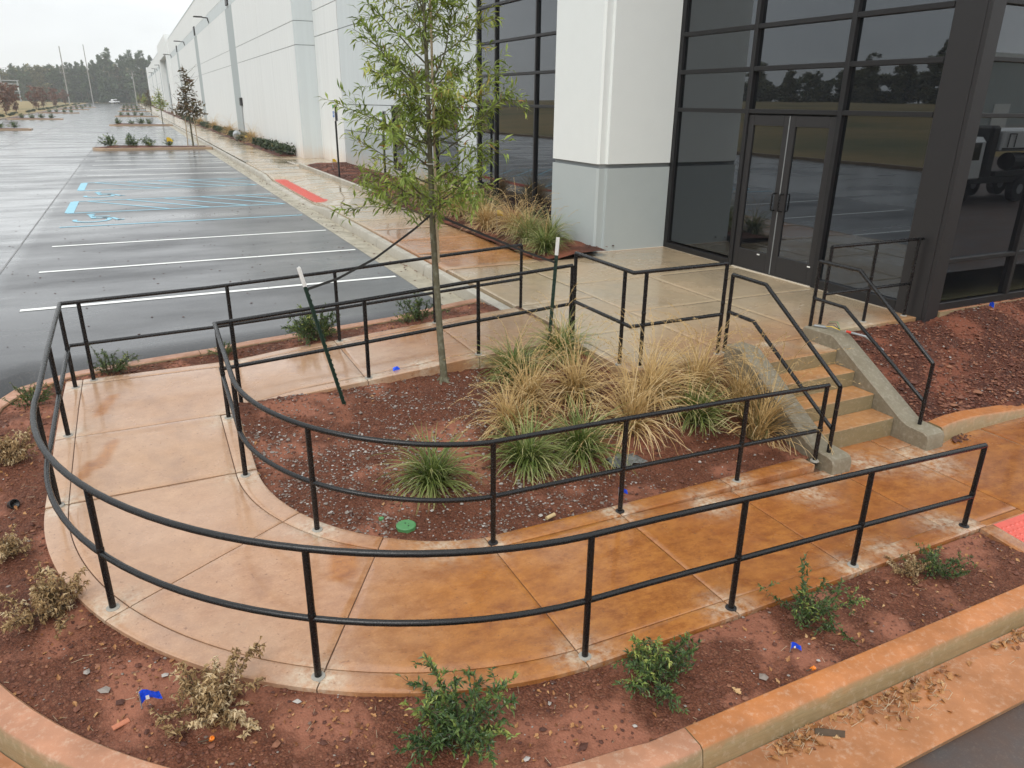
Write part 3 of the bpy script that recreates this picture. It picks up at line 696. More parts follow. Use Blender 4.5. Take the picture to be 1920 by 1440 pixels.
# ================================================================== stairs
st = tag(empty('concrete_stairs', (6.55, 4.9, -.05)), 'four stained concrete steps between two rubbed gray cheek walls', 'stairs')
def up_(o, p):                                      # parent keeping world place
    o.parent = p; o.matrix_parent_inverse = Matrix.Translation(p.location).inverted() @ Matrix.Identity(4); return o
nos = [(5.78, .648), (5.485, .474), (5.185, .30), (4.89, .125)]
for i, (y, z) in enumerate(nos):
    yb = nos[i-1][0]+.0 if i else 5.80
    zb_ = -.3
    if i == 0: continue
    up_(MB().box(5.982, 7.118, y, yb-.002, zb_, z, .008).build('step', M['step']), st)
up_(MB().box(5.982, 7.118, 5.776, 5.90, -.3, .638, .006).build('step', M['step']), st)
def cheek(x0, x1, y_top):
    prof = [(y_top, .0), (y_top, .775), (y_top-.015, .79), (5.90, .80), (5.84, .775), (4.80, .135), (4.72, .105), (4.52, .095), (4.47, .075), (4.45, .03), (4.45, -.25), (y_top, -.25)]
    prof = prof[1:]
    n = len(prof); b = .014; V = []
    for x, k in ((x0, 0), (x0+b, 1), (x1-b, 1), (x1, 0)):
        for y, z in prof:
            V.append((x, y+(0 if k else (.01 if y < 5 else 0)), z-(0 if k or z < 0 else b)))
    F = [(a*n+j, a*n+(j+1) % n, (a+1)*n+(j+1) % n, (a+1)*n+j) for a in range(3) for j in range(n)]+[tuple(range(n)), tuple(range(4*n-1, 3*n-1, -1))]
    return shade_auto(up_(link('cheek_wall', mkmesh('cheek_wall', V, F, M['cheek'])), st), 35)
cheek(7.12, 7.39, 6.33); cheek(5.72, 5.98, 6.145)
# ================================================================== handrails
def rail(label, top, mids, posts, r=.0215, group=None, base=(0, 0, 0), flange=(), collars=True):
    t = tag(empty('handrail', base), label, 'handrail', group)
    o = MB().tube(top, r, 12).build('top_rail', M['rail']); shade_auto(up_(o, t), 40)
    for m_ in mids: shade_auto(up_(MB().tube(m_, r*.95, 12).build('mid_rail', M['rail']), t), 40)
    for k, (x, y, z0, z1) in enumerate(posts):
        shade_auto(up_(MB().tube([(x, y, z0-.05), (x, y, z1)], r, 12).build('post', M['rail']), t), 40)
        gm_ = MB(); gm_.tube([(x, y, z1-.4525-.014), (x, y, z1-.4525-.004), (x, y, z1-.4525+.016), (x, y, z1-.4525+.026)], [r*1.01, r*1.13, r*1.13, r*1.01], 12, cap=False); shade_auto(up_(gm_.build('weld_collar', M['rail']), t), 60)
        if collars and k not in flange: shade_auto(up_(MB().tube([(x, y, z0-.01), (x, y, z0+.003), (x, y, z0+.007)], [.046, .042, .026], 14).build('grout_collar', M['grout']), t), 40)
        if k in flange:
            shade_auto(up_(MB().tube([(x, y, z0-.01), (x, y, z0+.006), (x, y, z0+.010)], [.042, .040, .026], 16).build('flange', M['mull2']), t), 40)
    return t
def arcp(R, a0, a1, n): return [(CX+R*math.cos(math.radians(a)), CY+R*math.sin(math.radians(a))) for a in np.linspace(a0, a1, n)]
def fz(x, y): return float(zs(np.array([x]), np.array([y]))[0])
def htop(x, y): return .914-(float(np.interp(x, [3.4, 5.9], [0, .139])) if y < 5 and x > 3.4 else 0)
oxy = [(4.55, 9.02), (3.2, 9.02), (1.9, 9.02), (.5, 9.02), (-.97, 9.02), (-.97, 8.2), (-.97, 7.5), (-.97, 6.9), (-.97, 6.5)]+arcp(3.08, 180, 270, 30)+[(2.6, 3.215), (3.4, 3.2), (4.5, 3.2), (5.87, 3.2)]
def line3(xy, dz, smooth=2):
    z = np.array([fz(x, y)+htop(x, y) for x, y in xy])
    for _ in range(smooth): z[1:-1] = (z[:-2]+2*z[1:-1]+z[2:])/4
    return [(x, y, zz-dz) for (x, y), zz in zip(xy, z)]
def ztop_at(L, x, y):
    L = np.array(L); best = (9, 0)
    for a, b2 in zip(L[:-1], L[1:]):
        d = b2[:2]-a[:2]; t = np.clip(np.dot(np.array([x, y])-a[:2], d)/max(1e-9, np.dot(d, d)), 0, 1); q = a+(b2-a)*t; e = math.hypot(q[0]-x, q[1]-y)
        if e < best[0]: best = (e, q[2])
    return best[1]
T = line3(oxy, .02); Mi = line3(oxy, .02+.4725)
Mi[0] = (4.53, 9.02, Mi[0][2]); Mi[-1] = (5.86, 3.2, Mi[-1][2])
rail('long black handrail round the outer edge of the ramp, curving nearest the camera', T, [Mi], [(x, y, fz(x, y), ztop_at(T, x, y)-.002) for x, y in POSTS_O], base=(2.1, 3.2, 0), flange=(0, 2))
ixy = [(4.50, 7.56), (3.2, 7.56), (1.9, 7.56), (.45, 7.56), (.45, 7.1), (.45, 6.6)]+arcp(1.65, 180, 270, 24)+[(2.6, 4.65), (3.4, 4.65), (4.5, 4.65), (5.70, 4.65)]
def htop(x, y): return .914-(float(np.interp(x, [3.4, 5.9], [0, .10])) if y < 5 and x > 3.4 else 0)
T2 = line3(ixy, .02); M2 = line3(ixy, .02+.4725)
rail('black handrail round the inner edge of the ramp, enclosing the grass planter', T2, [M2], [(x, y, fz(x, y), ztop_at(T2, x, y)-.002) for x, y in POSTS_I], base=(2.1, 4.65, 0), flange=(7, 8))
L3 = [(4.46, 7.42, 1.70), (4.46, 6.24, 1.70), (5.70, 6.24, 1.70)]
rail('short black guard rail turning the corner of the landing above the grasses', L3, [[(a, b2, 1.12) for a, b2, _ in L3]], [(4.46, 7.42, .65, 1.70), (4.46, 6.40, .65, 1.699), (4.62, 6.24, .65, 1.699), (5.70, 6.24, .65, 1.70)], base=(4.46, 6.24, .65))
rail('sloping black handrail on the left of the concrete steps', [(5.82, 6.26, 1.56), (5.82, 5.75, 1.555), (5.80, 4.60, .80)], [[(5.82, 6.26, 1.13), (5.82, 5.86, 1.12), (5.80, 4.60, .34)]], [(5.82, 6.26, .65, 1.56), (5.80, 4.60, .06, .80)], base=(5.82, 4.6, 0))
rail('sloping black handrail on the right of the concrete steps beside the mulch bank', [(7.20, 6.30, 1.595), (7.22, 5.74, 1.59), (7.26, 4.68, .80)], [[(7.20, 6.30, 1.14), (7.22, 5.86, 1.13), (7.26, 4.68, .36)]], [(7.20, 6.30, .65, 1.595), (7.26, 4.68, .08, .80)], base=(7.2, 4.68, 0), flange=(1,))
L6 = [(7.62, 6.52, 1.70), (9.31, 6.50, 1.70)]
rail('short black guard rail running to the glass corner post above the mulch bank', L6, [[(7.62, 6.52, 1.10), (9.2, 6.50, 1.10)]], [(7.62, 6.52, .65, 1.70), (8.42, 6.51, .65, 1.695), (9.2, 6.50, .65, 1.695)], base=(7.62, 6.5, .65))
# ================================================================== building
bld = tag(empty('warehouse', (7.53, 39.3, .6)), 'very long white and gray concrete warehouse with a dark glass entrance corner', 'building')
def bp(mb, name, m, smooth=False): return up_(mb.build(name, m), bld)
TOP = 12.7
XW = 7.53
def gq(x, y0, y1, z0, z1): return [(x, y0, z0), (x, y1, z0), (x, y1, z1), (x, y0, z1)]
# --- long wall, x = 7.53, in storey panels between joints
JZ = (5.80, 6.84)
def long_wall(y0, y1, x=XW, top=TOP, pil=(), band=True):
    def g0(y): return float(gz(y))+.05
    cut = [y0]+[v for p in pil for v in p]+[y1]
    for k, (a, b2) in enumerate(zip(cut[:-1], cut[1:])):
        if k % 2 == 0:
            n = max(1, int(round((b2-a)/9.2)))
            for i in range(n):
                c0, c1 = a+(b2-a)*i/n, a+(b2-a)*(i+1)/n
                for za, zb2 in ((g0(a)-.3, JZ[0]), (JZ[0]+.03, JZ[1]), (JZ[1]+.03, 9.63), (10.47, top)):
                    if not band and za > 9: za = 9.63
                    bp(MB().box(x, x+.25, c0+.012, c1-.012, za, zb2), 'wall_panel', M['white'])
        else:
            bp(MB().box(x+.006, x+.25, a, b2, g0(a)-.3, 9.63), 'pilaster_stripe', M['mgray'])
            bp(MB().box(x+.006, x+.25, a, b2, 10.47, top), 'wall_panel', M['white'])
            bp(MB().box(x-.10, x+.004, (a+b2)/2-.55, (a+b2)/2+.55, 9.75, 10.62, .03), 'scupper_box', M['black'])
    if band: bp(MB().box(x+.004, x+.25, y0, y1, 9.645, 10.455), 'gray_band', M['lgray'])
    bp(MB().box(x+.02, x+.24, y0+.02, y1-.02, .1, top-.05), 'joint_backing', M['joint'])
    bp(MB().box(x-.03, x+.35, y0-.03, y1, top, top+.09, .01), 'coping', M['lgray'])
long_wall(39.3, 148, pil=((61.0, 64.9), (91.6, 95.4), (125.2, 129.2)))
# recessed gray bay then taller entrance block and the far end
bp(MB().box(7.0, 8.4, 148, 151.5, .3, 13.5), 'wall_panel', M['white']); bp(MB().box(7.9, 8.3, 151.5, 178, .3, 12.9), 'gray_bay', M['mgray'])
bp(MB().box(7.0, 8.4, 178, 182, .3, 13.5), 'wall_panel', M['white']); bp(MB().box(7.0, 8.4, 151.5, 178, 10.6, 13.5), 'wall_panel', M['white'])
for y in (157, 170): bp(MB().box(7.85, 7.9, y, y+2.4, .6, 6.2), 'door', M['black'])
for y in range(151, 178, 9): bp(MB().box(7.86, 7.9, y+.5, y+.9, .4, 10.6), 'pilaster_stripe', M['lgray'])
long_wall(182, 300, x=7.53, top=12.9, pil=((196, 199.5), (226, 229.5), (258, 261.5)))
bp(MB().box(7.3, 8.0, 300, 306, .8, 13.4), 'wall_panel', M['white'])
# return face at y = 39.3
for za, zb2, m in ((.2, 5.80, 'lgray'), (5.83, 6.84, 'lgray'), (6.87, TOP, 'lgray')): bp(MB().box(XW, 8.52, 39.06, 39.29, za, zb2), 'wall_panel', M[m])
bp(MB().box(XW+.02, 8.5, 39.08, 39.27, .2, TOP), 'joint_backing', M['joint'])
# --- nearer wall, x = 8.46: white stripe, pale panels, gray foot band, two windows, tall glazing
X2 = 8.46
for za, zb2 in ((.2, 6.17), (6.20, 7.27), (7.30, TOP)): bp(MB().box(X2-.02, X2+.3, 34.4, 39.05, za, zb2), 'wall_panel', M['white'])
WIN = ((26.0, 27.35), (20.95, 22.95))
edges = [34.38, 29.55, 24.6, 19.62]
for a, b2 in zip(edges[1:], edges[:-1]):
    for za, zb2 in ((3.22, 6.17), (6.20, TOP)): bp(MB().box(X2, X2+.3, a+.012, b2-.012, za, zb2), 'wall_panel', M['lgray'])
    ws = [w for w in WIN if a < w[0] and w[1] < b2]
    segs = [(a+.012, b2-.012)] if not ws else [(a+.012, ws[0][0]), (ws[0][1], b2-.012)]
    for c0, c1 in segs:
        bp(MB().box(X2, X2+.3, c0, c1, 2.17, 3.19), 'wall_panel', M['lgray']); bp(MB().box(X2, X2+.3, c0, c1, .2, 2.14), 'foot_panel', M['mgray'])
    for w in ws: bp(MB().box(X2, X2+.3, w[0], w[1], .2, 1.0), 'foot_panel', M['mgray'])
bp(MB().box(X2+.02, X2+.28, 19.64, 34.36, 3.19, TOP), 'joint_backing', M['joint'])
def window(y0, y1, z0, z1, x, vy, hz, fw=.055, parts=None):
    fr = MB(); d0, d1 = x-.05, x+.07
    fr.box(d0, d1, y0, y0+fw, z0, z1, .006); fr.box(d0, d1, y1-fw, y1, z0, z1, .006)
    fr.box(d0, d1, y0+fw, y1-fw, z0, z0+fw, .006); fr.box(d0, d1, y0+fw, y1-fw, z1-fw, z1, .006)
    f = bp(fr, 'window_frame', M['mull'])
    ys = [y0+fw]+[v for v in vy]+[y1-fw]; zs_ = [z0+fw]+list(hz)+[z1-fw]
    for v in vy: o = MB().box(d0+.002, d1, v-.03, v+.03, z0+fw, z1-fw, .006).build('mullion', M['mull']); o.parent = f; o.matrix_parent_inverse = f.matrix_world.inverted()
    for h in hz: o = MB().box(d0-.002, d1, y0+fw, y1-fw, h-.032, h+.032, .006).build('transom', M['mull']); o.parent = f
    for a, b2 in zip(ys[:-1], ys[1:]):
        for c, d in zip(zs_[:-1], zs_[1:]):
            o = MB().box(x+.01, x+.03, a, b2, c, d).build('pane', M['glass']); o.parent = f
    return f
for w in WIN: window(w[0], w[1], 1.0, 3.2, X2+.06, [], [2.2])
window(13.88, 19.6, .68, 12.4, X2+.06, [16.25, 18.45], [3.27, 3.99, 4.76, 5.6, 6.5, 7.6, 9, 10.5], .07)
# --- pier between the two glazings
def pier(z0, z1, m):
    b = .14; P = [(7.68, 13.86), (7.68, 12.17), (7.72, 12.135), (7.855, 12.135), (7.87, 12.085), (9.36, 12.085), (9.36, 13.86)]
    n = len(P); V = [(x, y, z0) for x, y in P]+[(x, y, z1) for x, y in P]
    return MB().add(V, [(j, (j+1) % n, n+(j+1) % n, n+j) for j in range(n)]+[tuple(range(n, 2*n)), tuple(range(n-1, -1, -1))])
bp(pier(.3, 2.205, 0), 'pier_foot', M['colgray']); bp(pier(2.285, TOP+.4, 0), 'pier_shaft', M['colwhite'])
bp(MB().box(7.73, 9.34, 12.15, 13.84, 2.2, 2.3), 'reveal', M['joint'])
# --- entrance glazing, x = 9.35
XG = 9.35
HZ = [3.25, 3.90, 4.53, 5.2, 5.9, 6.8, 7.8, 9.0, 10.4]
fr = MB(); fr.box(XG-.06, XG+.09, 11.98, 12.085, .66, 12.4, .006); fr.box(XG-.06, XG+.09, 10.15, 11.98, .66, .76, .006); fr.box(XG-.06, XG+.09, 6.72, 8.17, .66, .80, .006)
cw = bp(fr, 'curtain_wall_frame', M['mull'])
def sub(mb, name, m, p=None): o = mb.build(name, M[m]); o.parent = p or cw; return o
for y in (10.12, 8.205): sub(MB().box(XG-.072, XG+.09, y-.045, y+.045, .66, 12.4, .006), 'mullion', 'mull')
for (a, b2, hs) in ((10.165, 11.98, HZ), (8.25, 10.075, HZ), (6.73, 8.16, HZ)):
    hs = sorted(hs)
    for h in hs:
        hh = .035 if h > 3.0 else .02
        sub(MB().box(XG-.066, XG+.09, a, b2, h-hh, h+hh, .006), 'transom', 'mull')
    z_ = [.78]+hs+[12.4]
    for c, d in zip(z_[:-1], z_[1:]):
        if a == 8.25 and c < 3: continue
        sub(MB().box(XG+.0, XG+.02, a, b2, c+.02, d-.02), 'pane', 'glass')
# doors
ym = 9.16
def door(y0, y1, hs):
    dl = MB(); x0, x1 = XG-.045, XG+.02; s = .12
    dl.box(x0, x1, y0, y0+s, .675, 3.195, .006); dl.box(x0, x1, y1-s, y1, .675, 3.195, .006)
    dl.box(x0, x1, y0+s, y1-s, .675, 1.0, .006); dl.box(x0, x1, y0+s, y1-s, 3.03, 3.195, .006)
    d = bp(dl, 'door', M['mull2'])
    o = MB().box(XG-.02, XG, y0+s, y1-s, 1.0, 3.03).build('pane', M['glass']); o.parent = d
    yh = y1-.075 if hs > 0 else y0+.075
    h = MB(); h.tube([(x0, yh, 1.73), (x0-.07, yh, 1.73), (x0-.085, yh, 1.75), (x0-.085, yh, 1.98), (x0-.07, yh, 2.0), (x0, yh, 2.0)], .013, 8)
    yy2 = yh-.10*hs
    o = h.build('handle', M['rail']); o.parent = d
    o = MB().box(x0-.006, x0, y0+.2*(hs < 0)+.07, y0+.2*(hs < 0)+.13, .95, .97).build('door_label', M['post_white']); o.parent = d
door(8.255, ym-.004, 1); door(ym+.004, 10.07, -1)
o = bp(MB().box(XG-.052, XG-.04, ym-.006, ym+.006, .68, 3.19), 'weather_strip', M['steel'])
# corner post
bp(MB().box(9.28, 9.35+.02, 6.30, 6.715, .5, TOP, .006), 'corner_post', M['mull2'])
bp(MB().box(9.285, 9.53, 6.235, 6.298, .5, TOP, .006), 'corner_post', M['mull2'])
# right-hand glazing, facing the camera side, y = 6.3
YR = 6.30
RZ = [1.42, 3.25, 3.90, 4.53, 5.2, 5.9, 6.8, 7.8, 9.0]
cf = bp(MB().box(9.53, 14.6, YR-.05, YR+.09, .74, .84, .006), 'curtain_wall_frame', M['mull'])
xs_ = [9.53, 11.0, 12.5, 14.0, 14.6]
for x in xs_[1:-1]: sub(MB().box(x-.035, x+.035, YR-.062, YR+.09, .84, 12.4, .006), 'mullion', 'mull', cf)
for h in RZ: sub(MB().box(9.531, 14.6, YR-.056, YR+.09, h-.028, h+.028, .006), 'transom', 'mull', cf)
for a, b2 in zip(xs_[:-1], xs_[1:]):
    z_ = [.84]+RZ+[12.4]
    for c, d in zip(z_[:-1], z_[1:]): sub(MB().box(a+.03, b2-.03, YR+.0, YR+.02, c+.02, d-.02), 'pane', 'glass', cf)
bp(MB().box(9.53, 14.6, YR-.09, YR+.2, .3, .735), 'footing', M['kerb_left'])
# dark interior core so glass has something behind it, and roof slab
bp(MB().box(9.7, 14.5, 6.6, 39, .5, 12.2), 'interior_core', M['black'])
bp(MB().box(8.9, 60, 14, 300, .5, 12.4), 'rear_block', M['white'])
# --- wall lights
def wall_lamp(y, x, grp):
    t = tag(empty('wall_lamp', (x, y, 10.15)), 'slim dark area light on a short arm high on the white warehouse wall', 'wall lamp', 'area lights along the warehouse wall')
    up_(MB().tube([(x, y, 9.7), (x-.06, y, 9.9), (x-.10, y, 10.12), (x-.55, y, 10.16)], .05, 8).build('arm', M['black']), t)
    up_(MB().box(x-1.25, x-.5, y-.22, y+.22, 10.13, 10.23, .03).build('lamp_head', M['black']), t)
for y in (77.5, 110.5, 143.5, 189, 212, 243): wall_lamp(y, XW, None)
t = tag(empty('wall_cabinet', (7.53, 60.2, 2.8)), 'small black box fixed on the gray wall stripe above conduit', 'electrical box')
up_(MB().box(7.36, 7.53, 60.4, 61.0, 2.95, 3.5, .03).build('case', M['black']), t); up_(MB().tube([(7.47, 60.7, .9), (7.47, 60.7, 2.96)], .035, 8).build('conduit', M['steel']), t)
# ================================================================== foliage generators (numpy)
def nrm(v): return v/np.maximum(1e-9, np.linalg.norm(v, axis=-1, keepdims=True))
def leaves(P, D, L, Wd, tint, fold=.25, curl=.2, seed=0):
    """P base points, D directions; returns verts, faces, tint per vertex. A leaf is two folded halves, 6 verts"""
    r = np.random.default_rng(seed); n = len(P); D = nrm(D)
    up = np.tile([0, 0, 1.], (n, 1))+r.normal(0, .55, (n, 3)); side = nrm(np.cross(D, up)); N = np.cross(side, D)
    L = np.broadcast_to(L, n)[:, None]; Wd = np.broadcast_to(Wd, n)[:, None]
    mid = P+D*L*.45+N*L*curl*.25; tip = P+D*L-N*L*curl*.35
    l = mid+side*Wd*.5+N*Wd*fold; rr = mid-side*Wd*.5+N*Wd*fold
    V = np.stack([P, l, tip, rr, mid], 1).reshape(-1, 3); b = np.arange(n)*5
    F = np.concatenate([np.stack([b, b+4, b+1], 1), np.stack([b+1, b+4, b+2], 1), np.stack([b, b+3, b+4], 1), np.stack([b+3, b+2, b+4], 1)])
    return V, F, np.repeat(tint, 5)
def merge(parts):
    Vs, Fs, Ts = [], [], []; n = 0
    for V, F, T in parts: Vs.append(V); Fs.append(F+n); Ts.append(T); n += len(V)
    return np.concatenate(Vs), np.concatenate(Fs), np.concatenate(Ts)
def folmesh(name, V, F, T, m):
    c = np.stack([T, T, T], 1); return mkmesh(name, V, F.tolist(), m, col=np.clip(c, 0, 1))
def shrub_meshes(seed, h=.34, w=.30, nst=17, leafL=.030, dry=False, dens=1.0, droop=.3):
    r = np.random.default_rng(seed); stems = MB(); LP, LD, LT = [], [], []
    for k in range(nst):
        az_ = 2.399*k+r.normal(0, .4); el = math.radians(r.uniform(18, 86)); ln = r.uniform(.65, 1.15)*(h*math.sin(el)+w*math.cos(el))
        d = np.array([math.cos(az_)*math.cos(el), math.sin(az_)*math.cos(el), math.sin(el)]); p = np.array([r.normal(0, .025), r.normal(0, .025), -.01]); pts = [p.copy()]
        for i in range(7):
            d = nrm(d+r.normal(0, .12, 3)+np.array([0, 0, -.05*droop+.02])); p = p+d*ln/7; pts.append(p.copy())
        stems.tube(pts, [.0042-.0004*i for i in range(8)], 4, cap=False)
        br = [(pts, 2 if not dry else 3)]
        for j in range(int(r.integers(4, 8))):
            i = int(r.integers(2, 7)); d2 = nrm(pts[i]-pts[i-1]+r.normal(0, .6, 3)); q = pts[i].copy(); tp = [q.copy()]; l2 = r.uniform(.06, .16)*h/.34
            for s in range(4): d2 = nrm(d2+r.normal(0, .14, 3)+[0, 0, -.04]); q = q+d2*l2/4; tp.append(q.copy())
            stems.tube(tp, [.002]*4+[.001], 3, cap=False); br.append((tp, 0))
        young = r.random() < .18
        for tp, st in br:
            tp = np.array(tp); seg = np.linalg.norm(np.diff(tp, axis=0), axis=1); tot = seg.sum(); m = max(2, int(tot/.0072*dens)); cs = np.r_[0, np.cumsum(seg)]
            lo = cs[st] if st < len(cs) else 0
            s = r.uniform(lo, tot, m); P = np.stack([np.interp(s, cs, tp[:, a]) for a in range(3)], 1)
            ti = nrm(np.stack([np.gradient(tp[:, a]) for a in range(3)], 1)); Dt = np.stack([np.interp(s, cs, ti[:, a]) for a in range(3)], 1)
            D = nrm(Dt*.7+r.normal(0, .6, (m, 3))+(np.array([0, 0, -.5]) if dry else np.array([0, 0, .12])))
            LP.append(P); LD.append(D); LT.append(np.clip((.78 if young else .32)+r.normal(0, .17, m)+.15*(s/tot-.5), 0, 1))
    P = np.concatenate(LP); D = np.concatenate(LD); T = np.concatenate(LT); n = len(P)
    P[:, 2] = np.maximum(P[:, 2], .004)
    V, F, T = leaves(P, D, r.uniform(.65, 1.2, n)*leafL, r.uniform(.28, .38, n)*leafL*(1.25 if dry else 1), T, .3 if not dry else .55, .25 if not dry else .7, seed)
    V[:, 2] = np.maximum(V[:, 2], .002)
    me1 = folmesh('foliage', V, F, T, M['dryleaf'] if dry else M['shrubleaf'])
    me2 = mkmesh('stem', stems.V, stems.F, M['twig'])
    return me1, me2
def shrub(meshes, loc, label, rz=0, s=1., name='shrub', cat='shrub', group=None):
    t = tag(empty(name, loc, rz), label, cat, group); s *= 1.03 if loc[1] < 12 else 1; t.scale = (s, s, s)
    o = link('foliage', meshes[0], t); o['kind'] = 'stuff'; link('stem', meshes[1], t); return t
def grass_mesh(seed, N=620, L=.55, spread=62, tan=0.3, base=.085, width=.0098, bend=1.75):
    r = np.random.default_rng(seed); az_ = r.uniform(0, 2*PI, N); el = np.radians(np.clip(90-np.abs(r.normal(0, spread*.46, N)), 10, 90)); ln = L*r.uniform(.55, 1.15, N)
    rad = base*np.sqrt(r.random(N)); a0 = r.uniform(0, 2*PI, N); p = np.stack([rad*np.cos(a0), rad*np.sin(a0), np.zeros(N)], 1)
    K = 7; bd = r.uniform(.5, 1.35, N)*bend*np.clip(np.cos(el*.8)+.12, 0, 1); pts = [p.copy()]; tw = r.normal(0, .25, N); azk = az_.copy()
    for k in range(K):
        e = np.maximum(el-bd*((k+.6)/K)**1.15*1.65, -1.35); azk = azk+tw/K
        p = p+np.stack([np.cos(azk)*np.cos(e), np.sin(azk)*np.cos(e), np.sin(e)], 1)*(ln/K)[:, None]; p[:, 2] = np.maximum(p[:, 2], .004+.02*r.random(N)); pts.append(p.copy())
    pts = np.stack(pts, 1); w = width*np.array([.8, 1, 1, .95, .85, .65, .4, .06]); sd = np.stack([-np.sin(az_), np.cos(az_), r.normal(0, .35, N)], 1); sd = nrm(sd)
    V = np.stack([pts-sd[:, None]*w[None, :, None]*.5, pts+sd[:, None]*w[None, :, None]*.5], 2).reshape(N, -1, 3); m = V.shape[1]
    b = (np.arange(N)*m)[:, None]+2*np.arange(K)[None]; F = np.stack([b, b+1, b+3, b+2], -1).reshape(-1, 4)
    low = el < np.radians(48)
    t = np.clip(r.normal(.22, .20, N)+tan+.30*low+.3*(r.random(N) < .15), 0, 1); T = np.clip(np.repeat(t, m)+np.tile(np.repeat(np.linspace(-.38, .22, K+1), 2), N), 0, 1)
    return V.reshape(-1, 3), F, T
def plume_mesh(seed, N=40, L=.75, spread=40):
    r = np.random.default_rng(seed); VV, FF, TT = [], [], []; n0 = 0
    for i in range(N):
        az_ = r.uniform(0, 2*PI); el = math.radians(min(88, max(30, 90-abs(r.normal(0, spread*.55))))); p = np.array([r.normal(0, .04), r.normal(0, .04), .02]); ln = L*r.uniform(.75, 1.2); bd = r.uniform(.7, 1.5)
        pts = [p.copy()]
        for k in range(8):
            e = el-bd*(k/8)**2.2*1.5; p = p+np.array([math.cos(az_)*math.cos(e), math.sin(az_)*math.cos(e), math.sin(e)])*ln/8; p[2] = max(p[2], .02); pts.append(p.copy())
        pts = np.array(pts); sd = np.array([-math.sin(az_), math.cos(az_), 0.]); w = np.array([1, 1, 1, .9, .8, .7, .7, .6, .4])*.0055
        V = np.stack([pts-sd*w[:, None]*.5, pts+sd*w[:, None]*.5], 1).reshape(-1, 3); F = [[2*k, 2*k+1, 2*k+3, 2*k+2] for k in range(8)]
        VV.append(V); FF += [[a+n0 for a in f] for f in F]; n0 += len(V); TT.append(np.full(len(V), r.uniform(.5, .8)))
        s = r.uniform(5.2, 8, 34); P = np.stack([np.interp(s, range(9), pts[:, a]) for a in range(3)], 1); ti = nrm(pts[8]-pts[6])
        D = nrm(ti+r.normal(0, .45, (34, 3))); Ln = r.uniform(.018, .04, 34)[:, None]; sd2 = nrm(np.cross(D, r.normal(0, 1, (34, 3))))*.0026
        V = np.stack([P-sd2, P+sd2, P+D*Ln], 1).reshape(-1, 3); VV.append(V); FF += [[n0+3*k, n0+3*k+1, n0+3*k+2] for k in range(34)]; n0 += len(V); TT.append(np.full(len(V), r.uniform(.6, .95)))
    return np.concatenate(VV), FF, np.concatenate(TT)
def grass(loc, label, seed, tan, L=.55, N=620, plumes=0, spread=62, s=1., group=None, name='fountain_grass'):
    t = tag(empty(name, loc, seed*1.7), label, 'ornamental grass', group); t.scale = (s, s, s)
    V, F, T = grass_mesh(seed, N, L, spread, tan); o = link('blades', folmesh('blades', V, F, T, M['grasstan'] if tan > .28 else M['grassgreen']), t); o['kind'] = 'stuff'
    if plumes:
        V, F, T = plume_mesh(seed+50, plumes, L*1.3, spread*.9); c = np.stack([T, T, T], 1)
        o = link('plumes', mkmesh('plumes', V, F, M['grasstan'], col=c), t); o['kind'] = 'stuff'
    return t
def zp(x, y): return float(zplant(np.array([x]), np.array([y]))[0])
# ================================================================== grasses in the planter
G = [(1.98, 5.62, .02, .56, 0, 'green fountain grass alone at the front left of the planter, left of its front row', 1),
     (2.93, 5.62, .05, .56, 0, 'green grass tuft in the front row, second from the left, behind a rail post', 2),
     (3.50, 5.58, .06, .60, 3, 'green grass tuft with a gray plastic scrap at its foot', 3),
     (4.95, 5.62, .08, .55, 0, 'green grass tuft between straw clumps near the left stair wall', 4),
     (3.52, 7.12, .08, .60, 8, 'green grass tuft at the back of the planter right of the young tree', 5),
     (4.12, 7.12, .16, .58, 14, 'half green grass tuft at the foot of the upright steel stake', 6),
     (3.42, 6.55, .42, .62, 34, 'straw coloured grass clump right of the tree in mid planter', 7),
     (3.95, 6.45, .40, .60, 30, 'straw coloured grass clump in the middle of the planter bed', 8),
     (4.22, 5.78, .50, .68, 42, 'tall straw grass clump drooping onto soil behind the inner handrail', 9),
     (4.60, 5.95, .48, .60, 36, 'straw grass clump under the corner of the landing guard rail', 10),
     (5.15, 5.92, .52, .60, 44, 'feathery straw grass clump against the landing beside the stair wall', 11),
     (5.42, 5.22, .34, .66, 26, 'straw grass clump spilling over the left stair wall', 12),
     (3.05, 6.25, .45, .5, 16, 'small straw grass clump behind the green front row', 13),
     (5.50, 5.62, .42, .62, 26, 'straw grass clump leaning over the middle of the left stair wall', 14)]
for x, y, tn, L_, pl, lab, sd in G:
    t_ = grass((x, y, zp(x, y)-.01), lab, sd, tn, L_*((1.12 if tn < .3 else 1.2) if sd != 12 else 1.42), 400 if tn < .3 else 285, int(pl*1.3), 70 if tn < .3 else 62)
    if sd in (12, 14): t_.rotation_euler = (-.10, .38, 0)
    elif tn > .3: t_.rotation_euler = (RNG.normal(-.06, .08), RNG.normal(.04, .10), sd)
